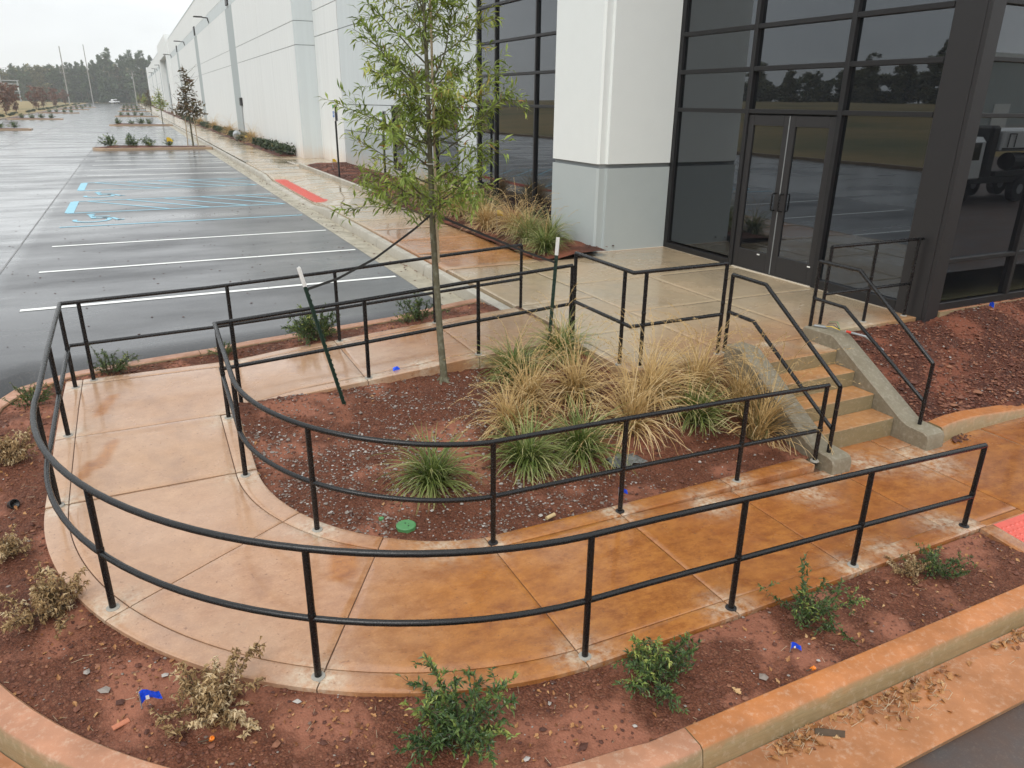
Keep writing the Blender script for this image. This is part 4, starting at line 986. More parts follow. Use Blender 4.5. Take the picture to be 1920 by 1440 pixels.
# grasses along the building bed
B = [(6.75, 12.35, .05, .50, 4, 'green grass tuft beside the white pier at the bed end', 31), (7.15, 12.9, .12, .5, 4, 'small green grass against the foot of the white pier', 32)]
for k, (x, y) in enumerate(((6.85, 13.3), (7.0, 14.3), (6.8, 15.2), (7.1, 16.2), (6.9, 17.2), (7.3, 18.3), (7.0, 19.4), (7.4, 20.6))):
    B.append((x, y, .46 if k % 3 else .25, .62, 18, ['straw grass clump in the wall bed just behind the green tuft', 'straw grass clump in the wall bed, second behind the green tuft', 'straw grass clump in the wall bed in front of the tall glazing', 'yellow green grass clump of the wall bed behind the tree crown', 'straw grass clump of the wall bed partly behind the tree crown', 'straw grass clump of the wall bed at the far edge of the tall glazing', 'yellow green grass clump below the wider dark window', 'straw grass clump farthest along the wall bed'][k], 40+k))
for x, y, tn, L_, pl, lab, sd in B: grass((x, y, float(zwb(np.array([x]), np.array([y]))[0])-.01), lab, sd, tn, L_*1.4, 420, int(pl*1.5), 58)
# ================================================================== shrubs of the near island
gA, gB, gC = shrub_meshes(101, .36, .29, 25, .046, False, .8), shrub_meshes(102, .30, .27, 25, .040, False, .85), shrub_meshes(103, .34, .34, 17, .040, False, .75)
dA, dB = shrub_meshes(111, .26, .28, 25, .042, True, .60), shrub_meshes(112, .24, .26, 24, .040, True, .60)
gD = shrub_meshes(104, .24, .28, 17, .034, False, .8)
def put(ms, x, y, lab, rz=0, s=1., **k): return shrub(ms, (x, y, bedz_outer(x, y)-.005), lab, rz, s, **k)
put(gA, 1.13, 2.95, 'bushy green shrub at the bottom centre, its top over the ramp edge', .4, .95)
put(gB, 2.42, 2.86, 'compact dark green shrub by a handrail post, right of the bottom centre', 1.2, .92)
put(gC, 3.74, 2.88, 'loose green shrub with one tall light shoot beside a blue flag', 2.2, .85)
put(gD, 5.02, 2.86, 'half dried green shrub near the end of the outer handrail', .3, .8); put(dB, 4.86, 2.95, 'small dry tan shrub leaning against the ramp edge near the handrail end', .9, .5)
put(dA, -.06, 3.66, 'dry tan shrub beside the blue flag at the bottom left', .2, .98)
put(dB, -.94, 4.92, 'dry tan shrub on the left bend just outside the ramp', 1.8, .98)
put(dB, -1.42, 7.3, 'dry yellow shrub at the left edge of the picture', .6, .95); put(dA, -1.28, 5.75, 'flat dry yellow leaves low on the soil left of the ramp', 2.6, .55)
put(gD, -1.35, 8.55, 'small green shrub at the outer left corner of the island', 1.1, .8)
put(gD, -.62, 9.23, 'sparse green shrub by the kerb behind the handrail corner', .5, .95); put(gD, .62, 9.3, 'small green sprig between the kerb and the ramp', 2.2, .6)
put(gB, 1.72, 9.3, 'green shrub behind the leaning steel stake', .9, 1.15); put(gC, 3.15, 9.36, 'spreading green shrub behind the young tree trunk', .1, .95)
# ================================================================== young willow oak in the planter
def tree_oak():
    bx, by = 2.74, 7.33; bz = zp(bx, by)-.03; t = tag(empty('young_oak_tree', (bx, by, bz)), 'slender young oak with narrow green leaves, strapped upright in the planter', 'tree')
    r = np.random.default_rng(5)
    tp = [(bx, by, bz), (bx+.004, by, bz+.1), (2.715, 7.335, .9), (2.69, 7.34, 1.5), (2.665, 7.345, 2.1), (2.655, 7.34, 2.9), (2.645, 7.34, 3.8), (2.625, 7.34, 4.4), (2.60, 7.33, 5.1), (2.59, 7.33, 5.7)]
    tr = [.048, .040, .036, .034, .032, .025, .018, .013, .008, .003]
    up_(shade_auto(MB().tube(tp, tr, 12).build('trunk', M['bark']), 60), t)
    za = np.array([p[2] for p in tp]); pa = np.array(tp)
    def tk(z): return np.array([np.interp(z, za, pa[:, 0]), np.interp(z, za, pa[:, 1]), z])
    LP, LD, LT = [], [], []; ga = 0.
    zz = np.sort(np.r_[r.uniform(2.22, 2.4, 8), r.uniform(2.35, 3.2, 18), r.uniform(2.9, 5.3, 44)])
    for k, z in enumerate(zz):
        ga += 2.399+r.normal(0, .3); prof = np.interp(z, [1.95, 2.3, 2.9, 3.5, 4.3, 5.0, 5.6], [.74, .92, .98, .90, .68, .43, .15]); ln = prof*r.uniform(.6, 1.12)
        el = math.radians(np.interp(z, [1.95, 2.5, 3.5, 5], [8, 18, 34, 50])+r.normal(0, 9)); d = np.array([math.cos(ga)*math.cos(el), math.sin(ga)*math.cos(el), math.sin(el)]); p = tk(z); pts = [p.copy()]; n = 9
        for i in range(n): d = nrm(d+r.normal(0, .09, 3)+np.array([0, 0, .025-.05*(i > 5)])); p = p+d*ln/n; pts.append(p.copy())
        rb = .004+.006*ln
        bm_ = MB().tube(pts, [rb*(1-.085*i) for i in range(n+1)], 6, cap=False)
        tw = [(pts[4:], .3)]
        for j in range(int(4+9*ln)):
            f = r.uniform(1.2, n-.2); i = int(f); q = pts[i]+(pts[i+1]-pts[i])*(f-i); d2 = nrm(nrm(pts[i+1]-pts[i])*.75+r.normal(0, .62, 3)+[0, 0, .02]); l2 = r.uniform(.12, .34)*(.55+.5*prof); tpn = [q.copy()]
            for s in range(5): d2 = nrm(d2+r.normal(0, .10, 3)+[0, 0, -.03]); q = q+d2*l2/5; tpn.append(q.copy())
            bm_.tube(tpn, [.0024, .0022, .002, .0017, .0014, .001], 3, cap=False); tw.append((tpn, 0))
        up_(bm_.build('branch', M['bark']), t)
        yb = .28*(r.random() < .2)
        for tpn, _ in tw:
            tpn = np.array(tpn); sg = np.linalg.norm(np.diff(tpn, axis=0), axis=1); cs = np.r_[0, np.cumsum(sg)]; m = max(3, int(cs[-1]/.021)); s = np.linspace(.02*cs[-1], cs[-1], m)+r.normal(0, .004, m)
            P = np.stack([np.interp(s, cs, tpn[:, a]) for a in range(3)], 1); ti = nrm(np.gradient(tpn, axis=0)); Dt = np.stack([np.interp(s, cs, ti[:, a]) for a in range(3)], 1)
            side = nrm(np.cross(Dt, r.normal(0, 1, (m, 3)))); LP.append(P); LD.append(nrm(Dt*.75+side*.75+[0, 0, -.18]+r.normal(0, .15, (m, 3)))); LT.append(np.clip(.30+yb+r.normal(0, .15, m)+.7*(r.random(m) < .012), 0, 1))
    P, D, T = map(np.concatenate, (LP, LD, LT)); n = len(P)
    V, F, T = leaves(P, D, r.uniform(.075, .135, n), r.uniform(.016, .025, n), T, .14, .3, 3)
    o = up_(link('foliage', folmesh('foliage', V, F, T, M['oakleaf'])), t); o['kind'] = 'stuff'
    # broken-off tip tag and roots flare
    fl = MB()
    for a in np.linspace(0, 2*PI, 6)[:-1]: fl.tube([(bx, by, bz+.09), (bx+.05*math.cos(a), by+.05*math.sin(a), bz+.03), (bx+.12*math.cos(a+.2), by+.12*math.sin(a+.2), bz-.02)], [.026, .02, .008], 6)
    up_(fl.build('root_flare', M['bark']), t)
    w = tag(empty('wooden_stake', (2.69, 7.30, .3)), 'thin pale wooden stake tied along the oak trunk', 'stake')
    up_(MB().tube([(2.705, 7.295, 1.75), (2.69, 7.30, 2.5), (2.685, 7.30, 4.7)], .012, 6).build('rod', M['wood']), w)
    for z in (2.3, 2.75, 3.4): up_(MB().tube([(2.66+.05*math.cos(a), 7.335+.055*math.sin(a), z) for a in np.linspace(0, 2*PI, 13)], .004, 4).build('tie', M['post_white']), w)
tree_oak()
# ================================================================== T-posts and straps
def tpost(a, b2, lab):
    a = Vector(a); b2 = Vector(b2); d = (b2-a); L = d.length; t = tag(empty('steel_stake', a), lab, 'stake')
    def tbar(z0, z1, name, m):
        mb = MB(); mb.box(-.022, .022, -.004, .004, z0, z1, .001); mb.box(-.004, .004, -.028, -.004, z0, z1)
        if m == 'post_green':
            for k in range(int((z1-z0)/.055)): mb.box(-.008, .008, .004, .013, z0+.03+k*.055, z0+.05+k*.055)
        o = mb.build(name, M[m]); o.parent = t; return o
    tbar(-.08, L-.20, 'stake_body', 'post_green'); tbar(L-.198, L, 'stake_tip', 'post_white')
    t.rotation_euler = d.to_track_quat('Z', 'Y').to_euler(); return t
tpost((1.62, 7.20, .21), (1.24, 7.15, 1.85), 'leaning green steel stake with a white tip left of the young oak')
tpost((3.97, 7.18, .30), (4.08, 7.20, 1.94), 'upright green steel stake with a white tip beside the back handrail')
def strapob(P, lab):
    mb = MB(); P = [Vector(p) for p in P]
    V = [];
    for p in P: V += [p+Vector((0, 0, .013)), p-Vector((0, 0, .013)), p+Vector((0, .003, -.013)), p+Vector((0, .003, .013))]
    n = len(P); mb.add(V, [(4*i+j, 4*i+(j+1) % 4, 4*i+4+(j+1) % 4, 4*i+4+j) for i in range(n-1) for j in range(4)])
    tag(mb.build('guy_strap', M['strap']), lab, 'strap')
strapob([(1.295, 7.14, 1.63), (1.6, 7.17, 1.70), (2.0, 7.22, 1.86), (2.44, 7.29, 2.11), (2.63, 7.31, 2.24)], 'black strap from the leaning stake up to the oak trunk')
strapob([(2.70, 7.33, 2.24), (3.2, 7.28, 2.02), (3.7, 7.23, 1.80), (4.06, 7.20, 1.66)], 'black strap from the oak trunk across to the upright stake')
# ================================================================== stones, clods, litter
def scatter(name, pts, sizes, tint, m, flat=.6, seed=1, kind='stuff', tag_=None):
    r = np.random.default_rng(seed); n = len(pts)
    b = np.array([(0, 0, 1), (.9, 0, .3), (.28, .86, .25), (-.73, .53, .3), (-.73, -.53, .2), (.28, -.86, .3), (.4, .3, -.5), (-.4, -.2, -.5)], float)
    fc = np.array([(0, 1, 2), (0, 2, 3), (0, 3, 4), (0, 4, 5), (0, 5, 1), (1, 6, 2), (2, 6, 3), (3, 7, 4), (4, 7, 5), (5, 6, 1), (3, 6, 7), (5, 7, 6)])
    V = b[None]*(1+r.normal(0, .22, (n, 8, 1))); a = r.uniform(0, 2*PI, n); c, s = np.cos(a)[:, None], np.sin(a)[:, None]
    x = V[:, :, 0]*r.uniform(.7, 1.35, (n, 1)); y = V[:, :, 1]; V = np.stack([x*c-y*s, x*s+y*c, V[:, :, 2]*flat*r.uniform(.6, 1.2, (n, 1))], -1)*np.asarray(sizes)[:, None, None]*.5+pts[:, None]
    F = (fc[None]+(np.arange(n)*8)[:, None, None]).reshape(-1, 3); T = np.repeat(tint, 8)
    o = link(name, folmesh(name, V.reshape(-1, 3), F, T, m)); o['kind'] = kind; return o
def pl_pts(n, seed):
    r = np.random.default_rng(seed); P = np.stack([r.uniform(.55, 5.8, n*3), r.uniform(4.75, 7.5, n*3)], 1); P = P[inplant(P[:, 0], P[:, 1])][:n]
    return P, r
P, r = pl_pts(15000, 61); dn = .25+.75*sstep(.45, .62, fbm(P[:, 0], P[:, 1], 1.6, 3, 8)); dn *= np.interp(P[:, 0], [.5, 2.6, 4, 5.8], [1, .85, .4, .2]); k = r.random(len(P)) < dn; P = P[k]; n = len(P)
sz = np.clip(r.lognormal(-4.1, .42, n), .007, .045); scatter('gravel', np.c_[P, zplant(P[:, 0], P[:, 1])+sz*.12], sz, np.clip(r.normal(.5, .3, n), 0, 1), M['stone'], seed=62, flat=.8)
P, r = pl_pts(4200, 63); n = len(P); sz = np.clip(r.lognormal(-4.1, .5, n), .007, .07); scatter('clay_clods', np.c_[P, zplant(P[:, 0], P[:, 1])+sz*.05], sz, np.clip(r.normal(.35, .25, n), 0, 1), M['clod'], seed=64)
r = np.random.default_rng(65); n = 9500; P = np.stack([r.uniform(7.42, 12.5, n), r.uniform(4.8, 6.3, n)], 1); sz = np.clip(r.lognormal(-3.85, .5, n), .008, .095)*np.interp(P[:, 1], [4.8, 6.3], [1.2, .8])
scatter('mulch_chunks', np.c_[P, zbank(P[:, 0], P[:, 1])+sz*.08], sz, np.clip(r.normal(.52, .3, n), 0, 1), M['clod'], seed=66, flat=.75)
n = 900; P = np.stack([r.uniform(7.42, 12.5, n), r.uniform(4.8, 6.3, n)], 1); sz = np.clip(r.lognormal(-4.1, .4, n), .006, .05); scatter('bank_gravel', np.c_[P, zbank(P[:, 0], P[:, 1])+sz*.15], sz, np.clip(r.normal(.6, .25, n), 0, 1), M['stone'], seed=67)
idx = RNG.integers(0, len(bed_z_src), 9000); Q = bed_z_src[idx]+np.c_[RNG.normal(0, .012, (9000, 2)), np.zeros(9000)]; sz = np.clip(RNG.lognormal(-4.4, .55, 9000), .004, .055)
scatter('soil_crumbs', Q+np.c_[np.zeros((9000, 2)), sz*.1], sz, np.clip(RNG.normal(.45, .3, 9000), 0, 1), M['clod'], seed=68)
idx = RNG.integers(0, len(bed_z_src), 700); Q = bed_z_src[idx]; sz = np.clip(RNG.lognormal(-4.6, .5, 700), .004, .03); scatter('pale_chips', Q+np.c_[np.zeros((700, 2)), sz*.15], sz, np.clip(RNG.normal(.45, .25, 700), 0, 1), M['stone'], seed=69)
P = np.stack([RNG.uniform(6.45, 8.4, 1500), RNG.uniform(12, 34, 1500)], 1); sz = RNG.uniform(.03, .09, 1500); scatter('bark_chips', np.c_[P, zwb(P[:, 0], P[:, 1])+.01], sz, np.clip(RNG.normal(.25, .2, 1500), 0, 1), M['clod'], seed=70, flat=.4)
# single stones and chips that can be picked out
def stone(x, y, z, s, tint, lab, seed, name='stone', group=None, flat=.6, m='stone'):
    o = scatter(name, np.array([[0, 0, 0.]]), [s], np.array([tint]), M[m], flat, seed, kind='x'); del o['kind']; o.location = (x, y, z+s*.16); o.rotation_euler[2] = seed; return tag(o, lab, 'stone', group)
for k, (x, y, s, tn, lab) in enumerate(((3.06, 2.60, .075, .5, 'fist sized tan stone near the kerb right of the compact shrub'), (.38, 3.53, .045, .95, 'white stone on the soil left of the bushy shrub'),
        (-.72, 4.25, .05, .75, 'gray stone left of the bottom left flag near the dry shrub'), (-.62, 4.05, .06, .6, 'flat greenish gray stone near the curved kerb'), (-.30, 4.05, .04, .9, 'pale stone above the bottom left blue flag'),
        (1.42, 2.66, .03, .95, 'cream pebble on the soil just right of the bottom shrub'), (2.1, 2.62, .028, .9, 'cream pebble close to the kerb joint'), (3.5, 2.57, .03, .95, 'pale pebble next to the orange cap by the kerb'))):
    stone(x, y, bedz_outer(x, y), s, tn, lab, 200+k)
o = MB().box(-.045, .045, -.018, .018, 0, .012, .003).build('tile_chip', M['terracotta'], loc=(-.54, 3.78, bedz_outer(-.54, 3.78)+.002)); o.rotation_euler[2] = .35; tag(o, 'flat reddish chip lying on soil by the curved kerb', 'chip')
# fallen oak leaves: lobed outline
def oak_leaf_mesh(seed):
    r = np.random.default_rng(seed); up_s = [(0, .0), (.06, .10), (.22, .16), (.17, .27), (.36, .36), (.20, .46), (.33, .62), (.15, .68), (.14, .84), (0, 1.)]
    L = [(-x*r.uniform(.8, 1.2), y) for x, y in up_s[1:-1]][::-1]; out = up_s+L; V = [(x*1.0, y-.5, .10*abs(x)*4*r.uniform(.6, 1.4)+.10*(y-.5)**2*r.uniform(-1, 3)) for x, y in out]; n = len(V)
    c = len(V); V.append((0, -.1, 0)); V.append((0, .3, 0)); F = []
    for i in range(n):
        j = (i+1) % n; ym = (V[i][1]+V[j][1])/2; F.append((i, j, c if ym < .1 else c+1))
    F.append((c, c+1, 4)); F.append((c+1, c, n-4)); return np.array(V), F
def litter(name, P, size, seed, lab=None):
    r = np.random.default_rng(seed); VV, FF, TT = [], [], []; n0 = 0; protos = [oak_leaf_mesh(i) for i in range(6)]
    for i, p in enumerate(P):
        V, F = protos[int(r.integers(6))]; s = size*r.uniform(.5, 1.15); a = r.uniform(0, 2*PI); rot = Matrix.Rotation(a, 3, 'Z') @ Matrix.Rotation(r.normal(0, .45), 3, 'X') @ Matrix.Rotation(r.normal(0, .35), 3, 'Y')
        W_ = (V*np.array([1.0, 1, 1])*s) @ np.array(rot).T; W_[:, 2] += -W_[:, 2].min()*.6; VV.append(W_+p); FF += [[a_+n0 for a_ in f] for f in F]; n0 += len(V); TT.append(np.full(len(V), np.clip(r.normal(.5, .28), 0, 1)))
    T = np.concatenate(TT); return link(name, mkmesh(name, np.concatenate(VV), FF, M['litter'], col=np.stack([T, T, T], 1)))
def gl(n, seed):
    r = np.random.default_rng(seed); x = np.concatenate([r.normal(c, s, int(n*w)) for c, s, w in ((3.02, .13, .3), (3.75, .24, .34), (4.1, .16, .16), (5.1, .16, .2))]); y = 2.27-np.abs(r.normal(0, .06, len(x)))*(1+.8*(np.abs(x-3.9) < .4)); return np.c_[x, y, np.full(len(x), -.160)+.002]
o = litter('leaf_litter', gl(250, 71), .060, 72); o['kind'] = 'stuff'
idx = RNG.integers(0, len(bed_z_src), 520); o = litter('dry_leaves', bed_z_src[idx]+[0, 0, .004], .040, 73); o['kind'] = 'stuff'
near = bed_z_src[(np.abs(bed_z_src[:, 0]-.3) < 1.6) & (bed_z_src[:, 1] < 5.4)]; o = litter('dry_leaves', near[RNG.integers(0, len(near), 150)]+[0, 0, .004], .03, 74); o['kind'] = 'stuff'
P, r = pl_pts(60, 75); o = litter('dry_leaves', np.c_[P, zplant(P[:, 0], P[:, 1])+.006], .04, 76); o['kind'] = 'stuff'
# twigs and mulch needles in the litter
tw = MB()
for q in gl(260, 77):
    a = RNG.uniform(0, PI); l = RNG.uniform(.02, .07); tw.tube([(q[0], q[1], q[2]+.003), (q[0]+l*math.cos(a), q[1]+l*.6*math.sin(a), q[2]+.006+RNG.uniform(0, .02))], .0015, 3)
for i in range(260):
    q = bed_z_src[RNG.integers(0, len(bed_z_src))]; a = RNG.uniform(0, 2*PI); l = RNG.uniform(.015, .07); tw.tube([(q[0], q[1], q[2]+.004), (q[0]+l*math.cos(a), q[1]+l*math.sin(a), q[2]+.008)], .0012, 3)
o = tw.build('twig_litter', M['wood']); o['kind'] = 'stuff'
for k, (x, y, z, s, a, lab) in enumerate(((3.10, 2.17, -.148, .10, .5, 'big tan oak leaf lying in the gutter beside a strip of bark'), (3.02, 2.24, -.145, .075, 2.2, 'curled tan oak leaf against the kerb left of the bark strip'), (.80, 2.62, None, .055, 1., 'orange lobed oak leaf on soil near the bottom edge'), (2.82, 2.58, None, .07, .3, 'pale lobed oak leaf on soil beside the kerb'))):
    V, F = oak_leaf_mesh(k+20); zz = z if z is not None else bedz_outer(x, y)+.008; o = link('fallen_leaf', mkmesh('fallen_leaf', V*s, F, M['litter'], col=np.full((len(V), 3), .35+.2*k))); o.location = (x, y, zz); o.rotation_euler = (.15, -.1, a); tag(o, lab, 'leaf')
o = MB().add([(0, 0, 0), (.17, .03, 0), (.165, .07, .012), (0, .045, .012), (0, .02, .03), (.168, .05, .035)], [(0, 1, 2, 3), (0, 1, 5, 4), (3, 2, 5, 4), (0, 4, 3), (1, 2, 5)]).build('bark_strip', M['twig'], loc=(3.12, 2.22, -.157)); o.rotation_euler[2] = -.75; tag(o, 'dark strip of bark lying in the gutter leaves', 'bark')
# ================================================================== small things
def flag(x, y, z, lab, rz, hgt=.05, lie=1.2, s=1., m='blue', cat='marker flag', grp=None):
    t = tag(empty('marker_flag', (x, y, z), rz), lab, cat, grp); t.scale = (s, s, s)
    V = []; 
    for i in range(6):
        for j in range(3): u = i/5; v = j/2; V.append((u*.085*(1-.1*v), .012*math.sin(u*5+v), hgt+(v-.5)*.062*(1-.35*u)+.012*math.sin(u*4)))
    F = [(i*3+j, i*3+3+j, i*3+4+j, i*3+1+j) for i in range(5) for j in range(2)]
    o = MB().add(V, F).build('flag_sheet', M[m]); o.parent = t
    if m == 'blue':
        o2 = MB().add([(.022, -.006, hgt-.008), (.036, -.006, hgt-.01), (.036, -.006, hgt+.012), (.022, -.006, hgt+.012)], [(0, 1, 2, 3)]).build('flag_print', M['post_white']); o2.parent = o
    o = MB().tube([(0, 0, -.03), (0, 0, hgt+.035)], .0028, 5).build('wire', M['steel']); o.parent = t; return t
def ozb(x, y): return bedz_outer(x, y)
flag(-.43, 3.83, ozb(-.43, 3.83), 'blue marker flag at the bottom left beside the dry shrub', .1, .05, s=1.3)
flag(3.50, 4.9, zp(3.50, 4.9), 'blue marker flag behind the inner handrail at the planter front', -.3, .045, s=1.0)
flag(3.38, 2.70, ozb(3.38, 2.70), 'blue marker flag in the soil near the right hand kerb', -.4, .055, s=.85)
flag(1.52, 9.33, ozb(1.52, 9.33), 'blue marker flag by the shrub behind the leaning stake', .3, .16)
flag(10.53, 6.1, float(zbank(np.array([10.53]), np.array([6.1]))[0]), 'blue marker flag at the foot of the right glass wall', 1.3, .05, s=1.25)
o = MB().add([(0, 0, 0), (.09, .02, .004), (.075, .055, .03), (.01, .04, .026), (.05, .02, .045)], [(0, 1, 4), (1, 2, 4), (2, 3, 4), (3, 0, 4)]).build('wrapper', M['blue'], loc=(2.24, 7.60, fz(2.24, 7.6)+.002)); tag(o, 'crumpled blue and white wrapper on the ramp edge below the back handrail', 'litter')
def cap(x, y, lab):
    t = tag(empty('drip_fitting', (x, y, ozb(x, y))), lab, 'cap')
    o = MB().tube([(0, 0, -.02), (0, 0, .022), (0, 0, .024), (0, 0, .012)], [.013, .013, .009, .008], 10).build('cap_shell', M['orange']); o.parent = t
    o = MB().tube([(.0, 0, .006), (-.07, .01, .002)], .004, 5).build('drip_line', M['twig']); o.parent = t; t.rotation_euler = (.6, .2, .3)
cap(-.10, 3.47, 'small orange cap on the soil below the dry shrub'); cap(3.40, 2.53, 'small orange cap beside the kerb below the blue flag')
lid = tag(empty('valve_box', (1.56, 5.14, zp(1.56, 5.14))), 'round green valve box lid set in the gravel', 'valve box')
o = MB().tube([(0, 0, -.05), (0, 0, .006), (0, 0, .012)], [.082, .082, .074], 28).build('lid', M['green_lid']); o.parent = lid; shade_auto(o, 30)
for dx, dy in ((.0, .02), (.012, -.03)): o2 = MB().tube([(dx, dy, .0115), (dx, dy, .0135)], .007, 8).build('lid_hole', M['black']); o2.parent = o
o = MB().tube([(0, 0, -.03), (0, 0, .012)], .022, 12).build('irrigation_sprinkler', M['green_lid'], loc=(1.40, 5.31, zp(1.4, 5.31))); tag(o, 'small round green sprinkler head left of the valve box', 'sprinkler')
o = MB().tube([(0, 0, 0), (0, 0, .06), (0, 0, .062), (0, 0, .01)], [.036, .040, .034, .031], 16).build('plant_pot', M['black'], loc=(-1.33, 6.5, ozb(-1.33, 6.5)+.015)); o.rotation_euler = (1.1, .2, .5); tag(o, 'small black pot lying on clay at the left edge', 'pot')
o = MB().tube([(0, 0, 0), (.09, .02, .006)], .017, 10).build('cork_tube', M['tan'], loc=(2.70, 4.80, zp(2.7, 4.82)+.02)); tag(o, 'short tan tube lying against the planter edge', 'tube')
bg_ = MB(); rr_ = np.random.default_rng(9)
V = [(x*.16+rr_.normal(0, .012), y*.13+rr_.normal(0, .012), .012+.06*math.exp(-(x*x+y*y)*2)+rr_.normal(0, .012)) for y in np.linspace(-1, 1, 8) for x in np.linspace(-1, 1, 8)]
o = MB().add(V, [(j*8+i, j*8+i+1, j*8+i+9, j*8+i+8) for j in range(7) for i in range(7)]).build('plastic_scrap', M['bagpl'], loc=(3.86, 5.33, zp(3.86, 5.33)+.01)); tag(o, 'crumpled gray plastic scrap at the foot of the green grass', 'plastic')
# conduit with wires on the right cheek wall
cn = tag(empty('conduit', (7.3, 5.9, .82)), 'gray conduit stub with loose wires and red tape lying on the stair wall', 'conduit')
up_(MB().tube([(7.30, 5.86, .83), (7.46, 5.70, .79), (7.62, 5.55, .64)], .013, 10).build('pipe', M['steel']), cn); up_(MB().tube([(7.305, 5.855, .83), (7.345, 5.815, .82)], .0145, 10).build('tape', M['red']), cn)
for k in range(4): up_(MB().tube([(7.26, 5.90, .835), (7.22+.03*k, 6.0, .86+.015*k), (7.24+.04*k, 6.1+.02*k, .83+.01*k)], .004, 5).build('wire', M[['yellow', 'black', 'twig', 'green_lid'][k]]), cn)
o = MB().box(-.014, .014, -.075, .075, 0, .022, .005).build('metal_coupling', M['steel'], loc=(7.24, 6.18, .80)); o.rotation_euler[2] = .5; tag(o, 'short silvery metal coupling on the stair wall', 'fitting')
r = np.random.default_rng(88); pts = np.c_[r.normal(7.72, .1, 46), r.normal(4.50, .05, 46), np.full(46, -.083)]; o = scatter('mud_clods', pts, r.uniform(.012, .05, 46), np.clip(r.normal(.15, .1, 46), 0, 1), M['clod'], seed=89)
# ================================================================== painted markings
def stripe(name, x0, y0, x1, y1, w, m, seg=14):
    d = np.array([x1-x0, y1-y0]); L = np.hypot(*d); d /= L; n_ = np.array([-d[1], d[0]])*w/2; V = []
    for k in range(seg+1):
        q = np.array([x0, y0])+d*L*k/seg
        for s in (1, -1): p = q+n_*s; V.append((p[0], p[1], float(A(p[0], p[1]))+.005))
    o = link(name, mkmesh(name, V, [(2*k, 2*k+1, 2*k+3, 2*k+2) for k in range(seg)], M[m])); o['kind'] = 'structure'; return o
for y in (12.45, 15.2, 17.9): stripe('stall_line', -1.85, y, 3.80, y, .105, 'linewhite')
stripe('stall_line', -1.90, 20.65, 3.78, 20.65, .105, 'lineblue')
def hatch(y0, y1):
    for y in (y0, y1): stripe('stall_line', -1.90, y, 3.78, y, .105, 'lineblue')
    stripe('stall_line', -1.85, y0+.06, -1.85, y1-.06, .22, 'lineblue', 4)
    x = -1.5
    while x < 3.6:
        xe = min(3.74, x+2.1); stripe('hatch_line', x, y1-.06, xe, y1-.06-(y1-y0-.12)*(xe-x)/2.1, .10, 'lineblue', 6); x += 1.05
hatch(23.2, 25.9); hatch(29.0, 31.7)
for y in (34.5, 37.3, 40.1, 42.9, 45.7): stripe('stall_line', -1.88, y, 3.80, y, .14, 'linewhite')
for y in range(58, 92, 3): stripe('stall_line', -1.8, y, 3.80, y, .105, 'linewhite', 3)
for y0 in range(92, 300, 3):
    if y0 % 47 > 4: stripe('stall_line', -1.8, y0+.5, 3.80, y0+.5, .105, 'linewhite', 2)
def wheelchair(cx, cyy, s):
    mb = MB(); z = lambda x, y: float(A(x, y))+.006
    def poly(pts): mb.add([(cx+x*s, cyy+y*s, z(cx+x*s, cyy+y*s)) for x, y in pts], [tuple(range(len(pts)))])
    def bar(x0, y0, x1, y1, w):
        d = np.array([x1-x0, y1-y0]); d = d/np.hypot(*d); n_ = np.array([-d[1], d[0]])*w/2; poly([(x0+n_[0], y0+n_[1]), (x0-n_[0], y0-n_[1]), (x1-n_[0], y1-n_[1]), (x1+n_[0], y1+n_[1])])
    a = np.radians(np.linspace(-200, 55, 22)); ri, ro = .36, .47
    for p, q in zip(a[:-1], a[1:]): poly([(-.05+ri*math.cos(p), -.3+ri*math.sin(p)), (-.05+ro*math.cos(p), -.3+ro*math.sin(p)), (-.05+ro*math.cos(q), -.3+ro*math.sin(q)), (-.05+ri*math.cos(q), -.3+ri*math.sin(q))])
    poly([(-.12+.115*math.cos(t), .82+.115*math.sin(t)) for t in np.linspace(0, 2*PI, 13)[:-1]])
    bar(-.12, .66, -.02, -.02, .13); bar(-.08, .34, .36, .34, .10); bar(-.02, -.02, .42, -.02, .12); bar(.40, .0, .60, -.52, .12); bar(.56, -.50, .72, -.44, .10)
    o = mb.build('accessible_symbol', M['lineblue']); o['kind'] = 'structure'
wheelchair(-1.2, 22.0, .95); wheelchair(-1.2, 27.5, .95)
# paving seams in the drive aisle
for x0, y0, x1, y1 in ((-2.46, 12.0, -2.40, 46), (-2.40, 46, -1.6, 130), (-7.4, 14, -7.0, 200)): stripe('paving_seam', x0, y0, x1, y1, .03, 'seam', 24)
for x0, y0 in ((.3, 16.4), (2.4, 14.2), (-3.4, 21.5)): pass
# small leaves and debris on the asphalt and gutter
r = np.random.default_rng(91); n = 420; P = np.stack([r.uniform(-4, 3.8, n), 10+r.gamma(2, 5, n)], 1); scatter('asphalt_debris', np.c_[P, A(P[:, 0], P[:, 1])+.003], r.uniform(.008, .045, n), np.clip(r.normal(.1, .1, n), 0, 1), M['clod'], flat=.3, seed=92)
n = 260; P = np.stack([r.uniform(3.9, 4.3, n), r.uniform(10.2, 45, n)], 1); scatter('gutter_debris', np.c_[P, A(P[:, 0]*0+3.9, P[:, 1])+.0], r.uniform(.015, .07, n), np.clip(r.normal(.3, .2, n), 0, 1), M['clod'], flat=.3, seed=93)
pd = tag(empty('detectable_paving', (4.8, 26, .55)), kind='structure'); pb = MB()
for k in range(12):
    y0 = 22.3+.6*k; z = float(zsd(np.array([4.8]), np.array([y0+.3]))[0])+.012
    o = MB(); o.box(4.50, 5.30, y0+.005, y0+.595, z-.03, z, .004)
    for i in range(12):
        for j in range(9): o.box(4.53+i*.063, 4.565+i*.063, y0+.03+j*.063, y0+.06+j*.063, z, z+.006)
    up_(o.build('paving_tile', M['redpad']), pd)
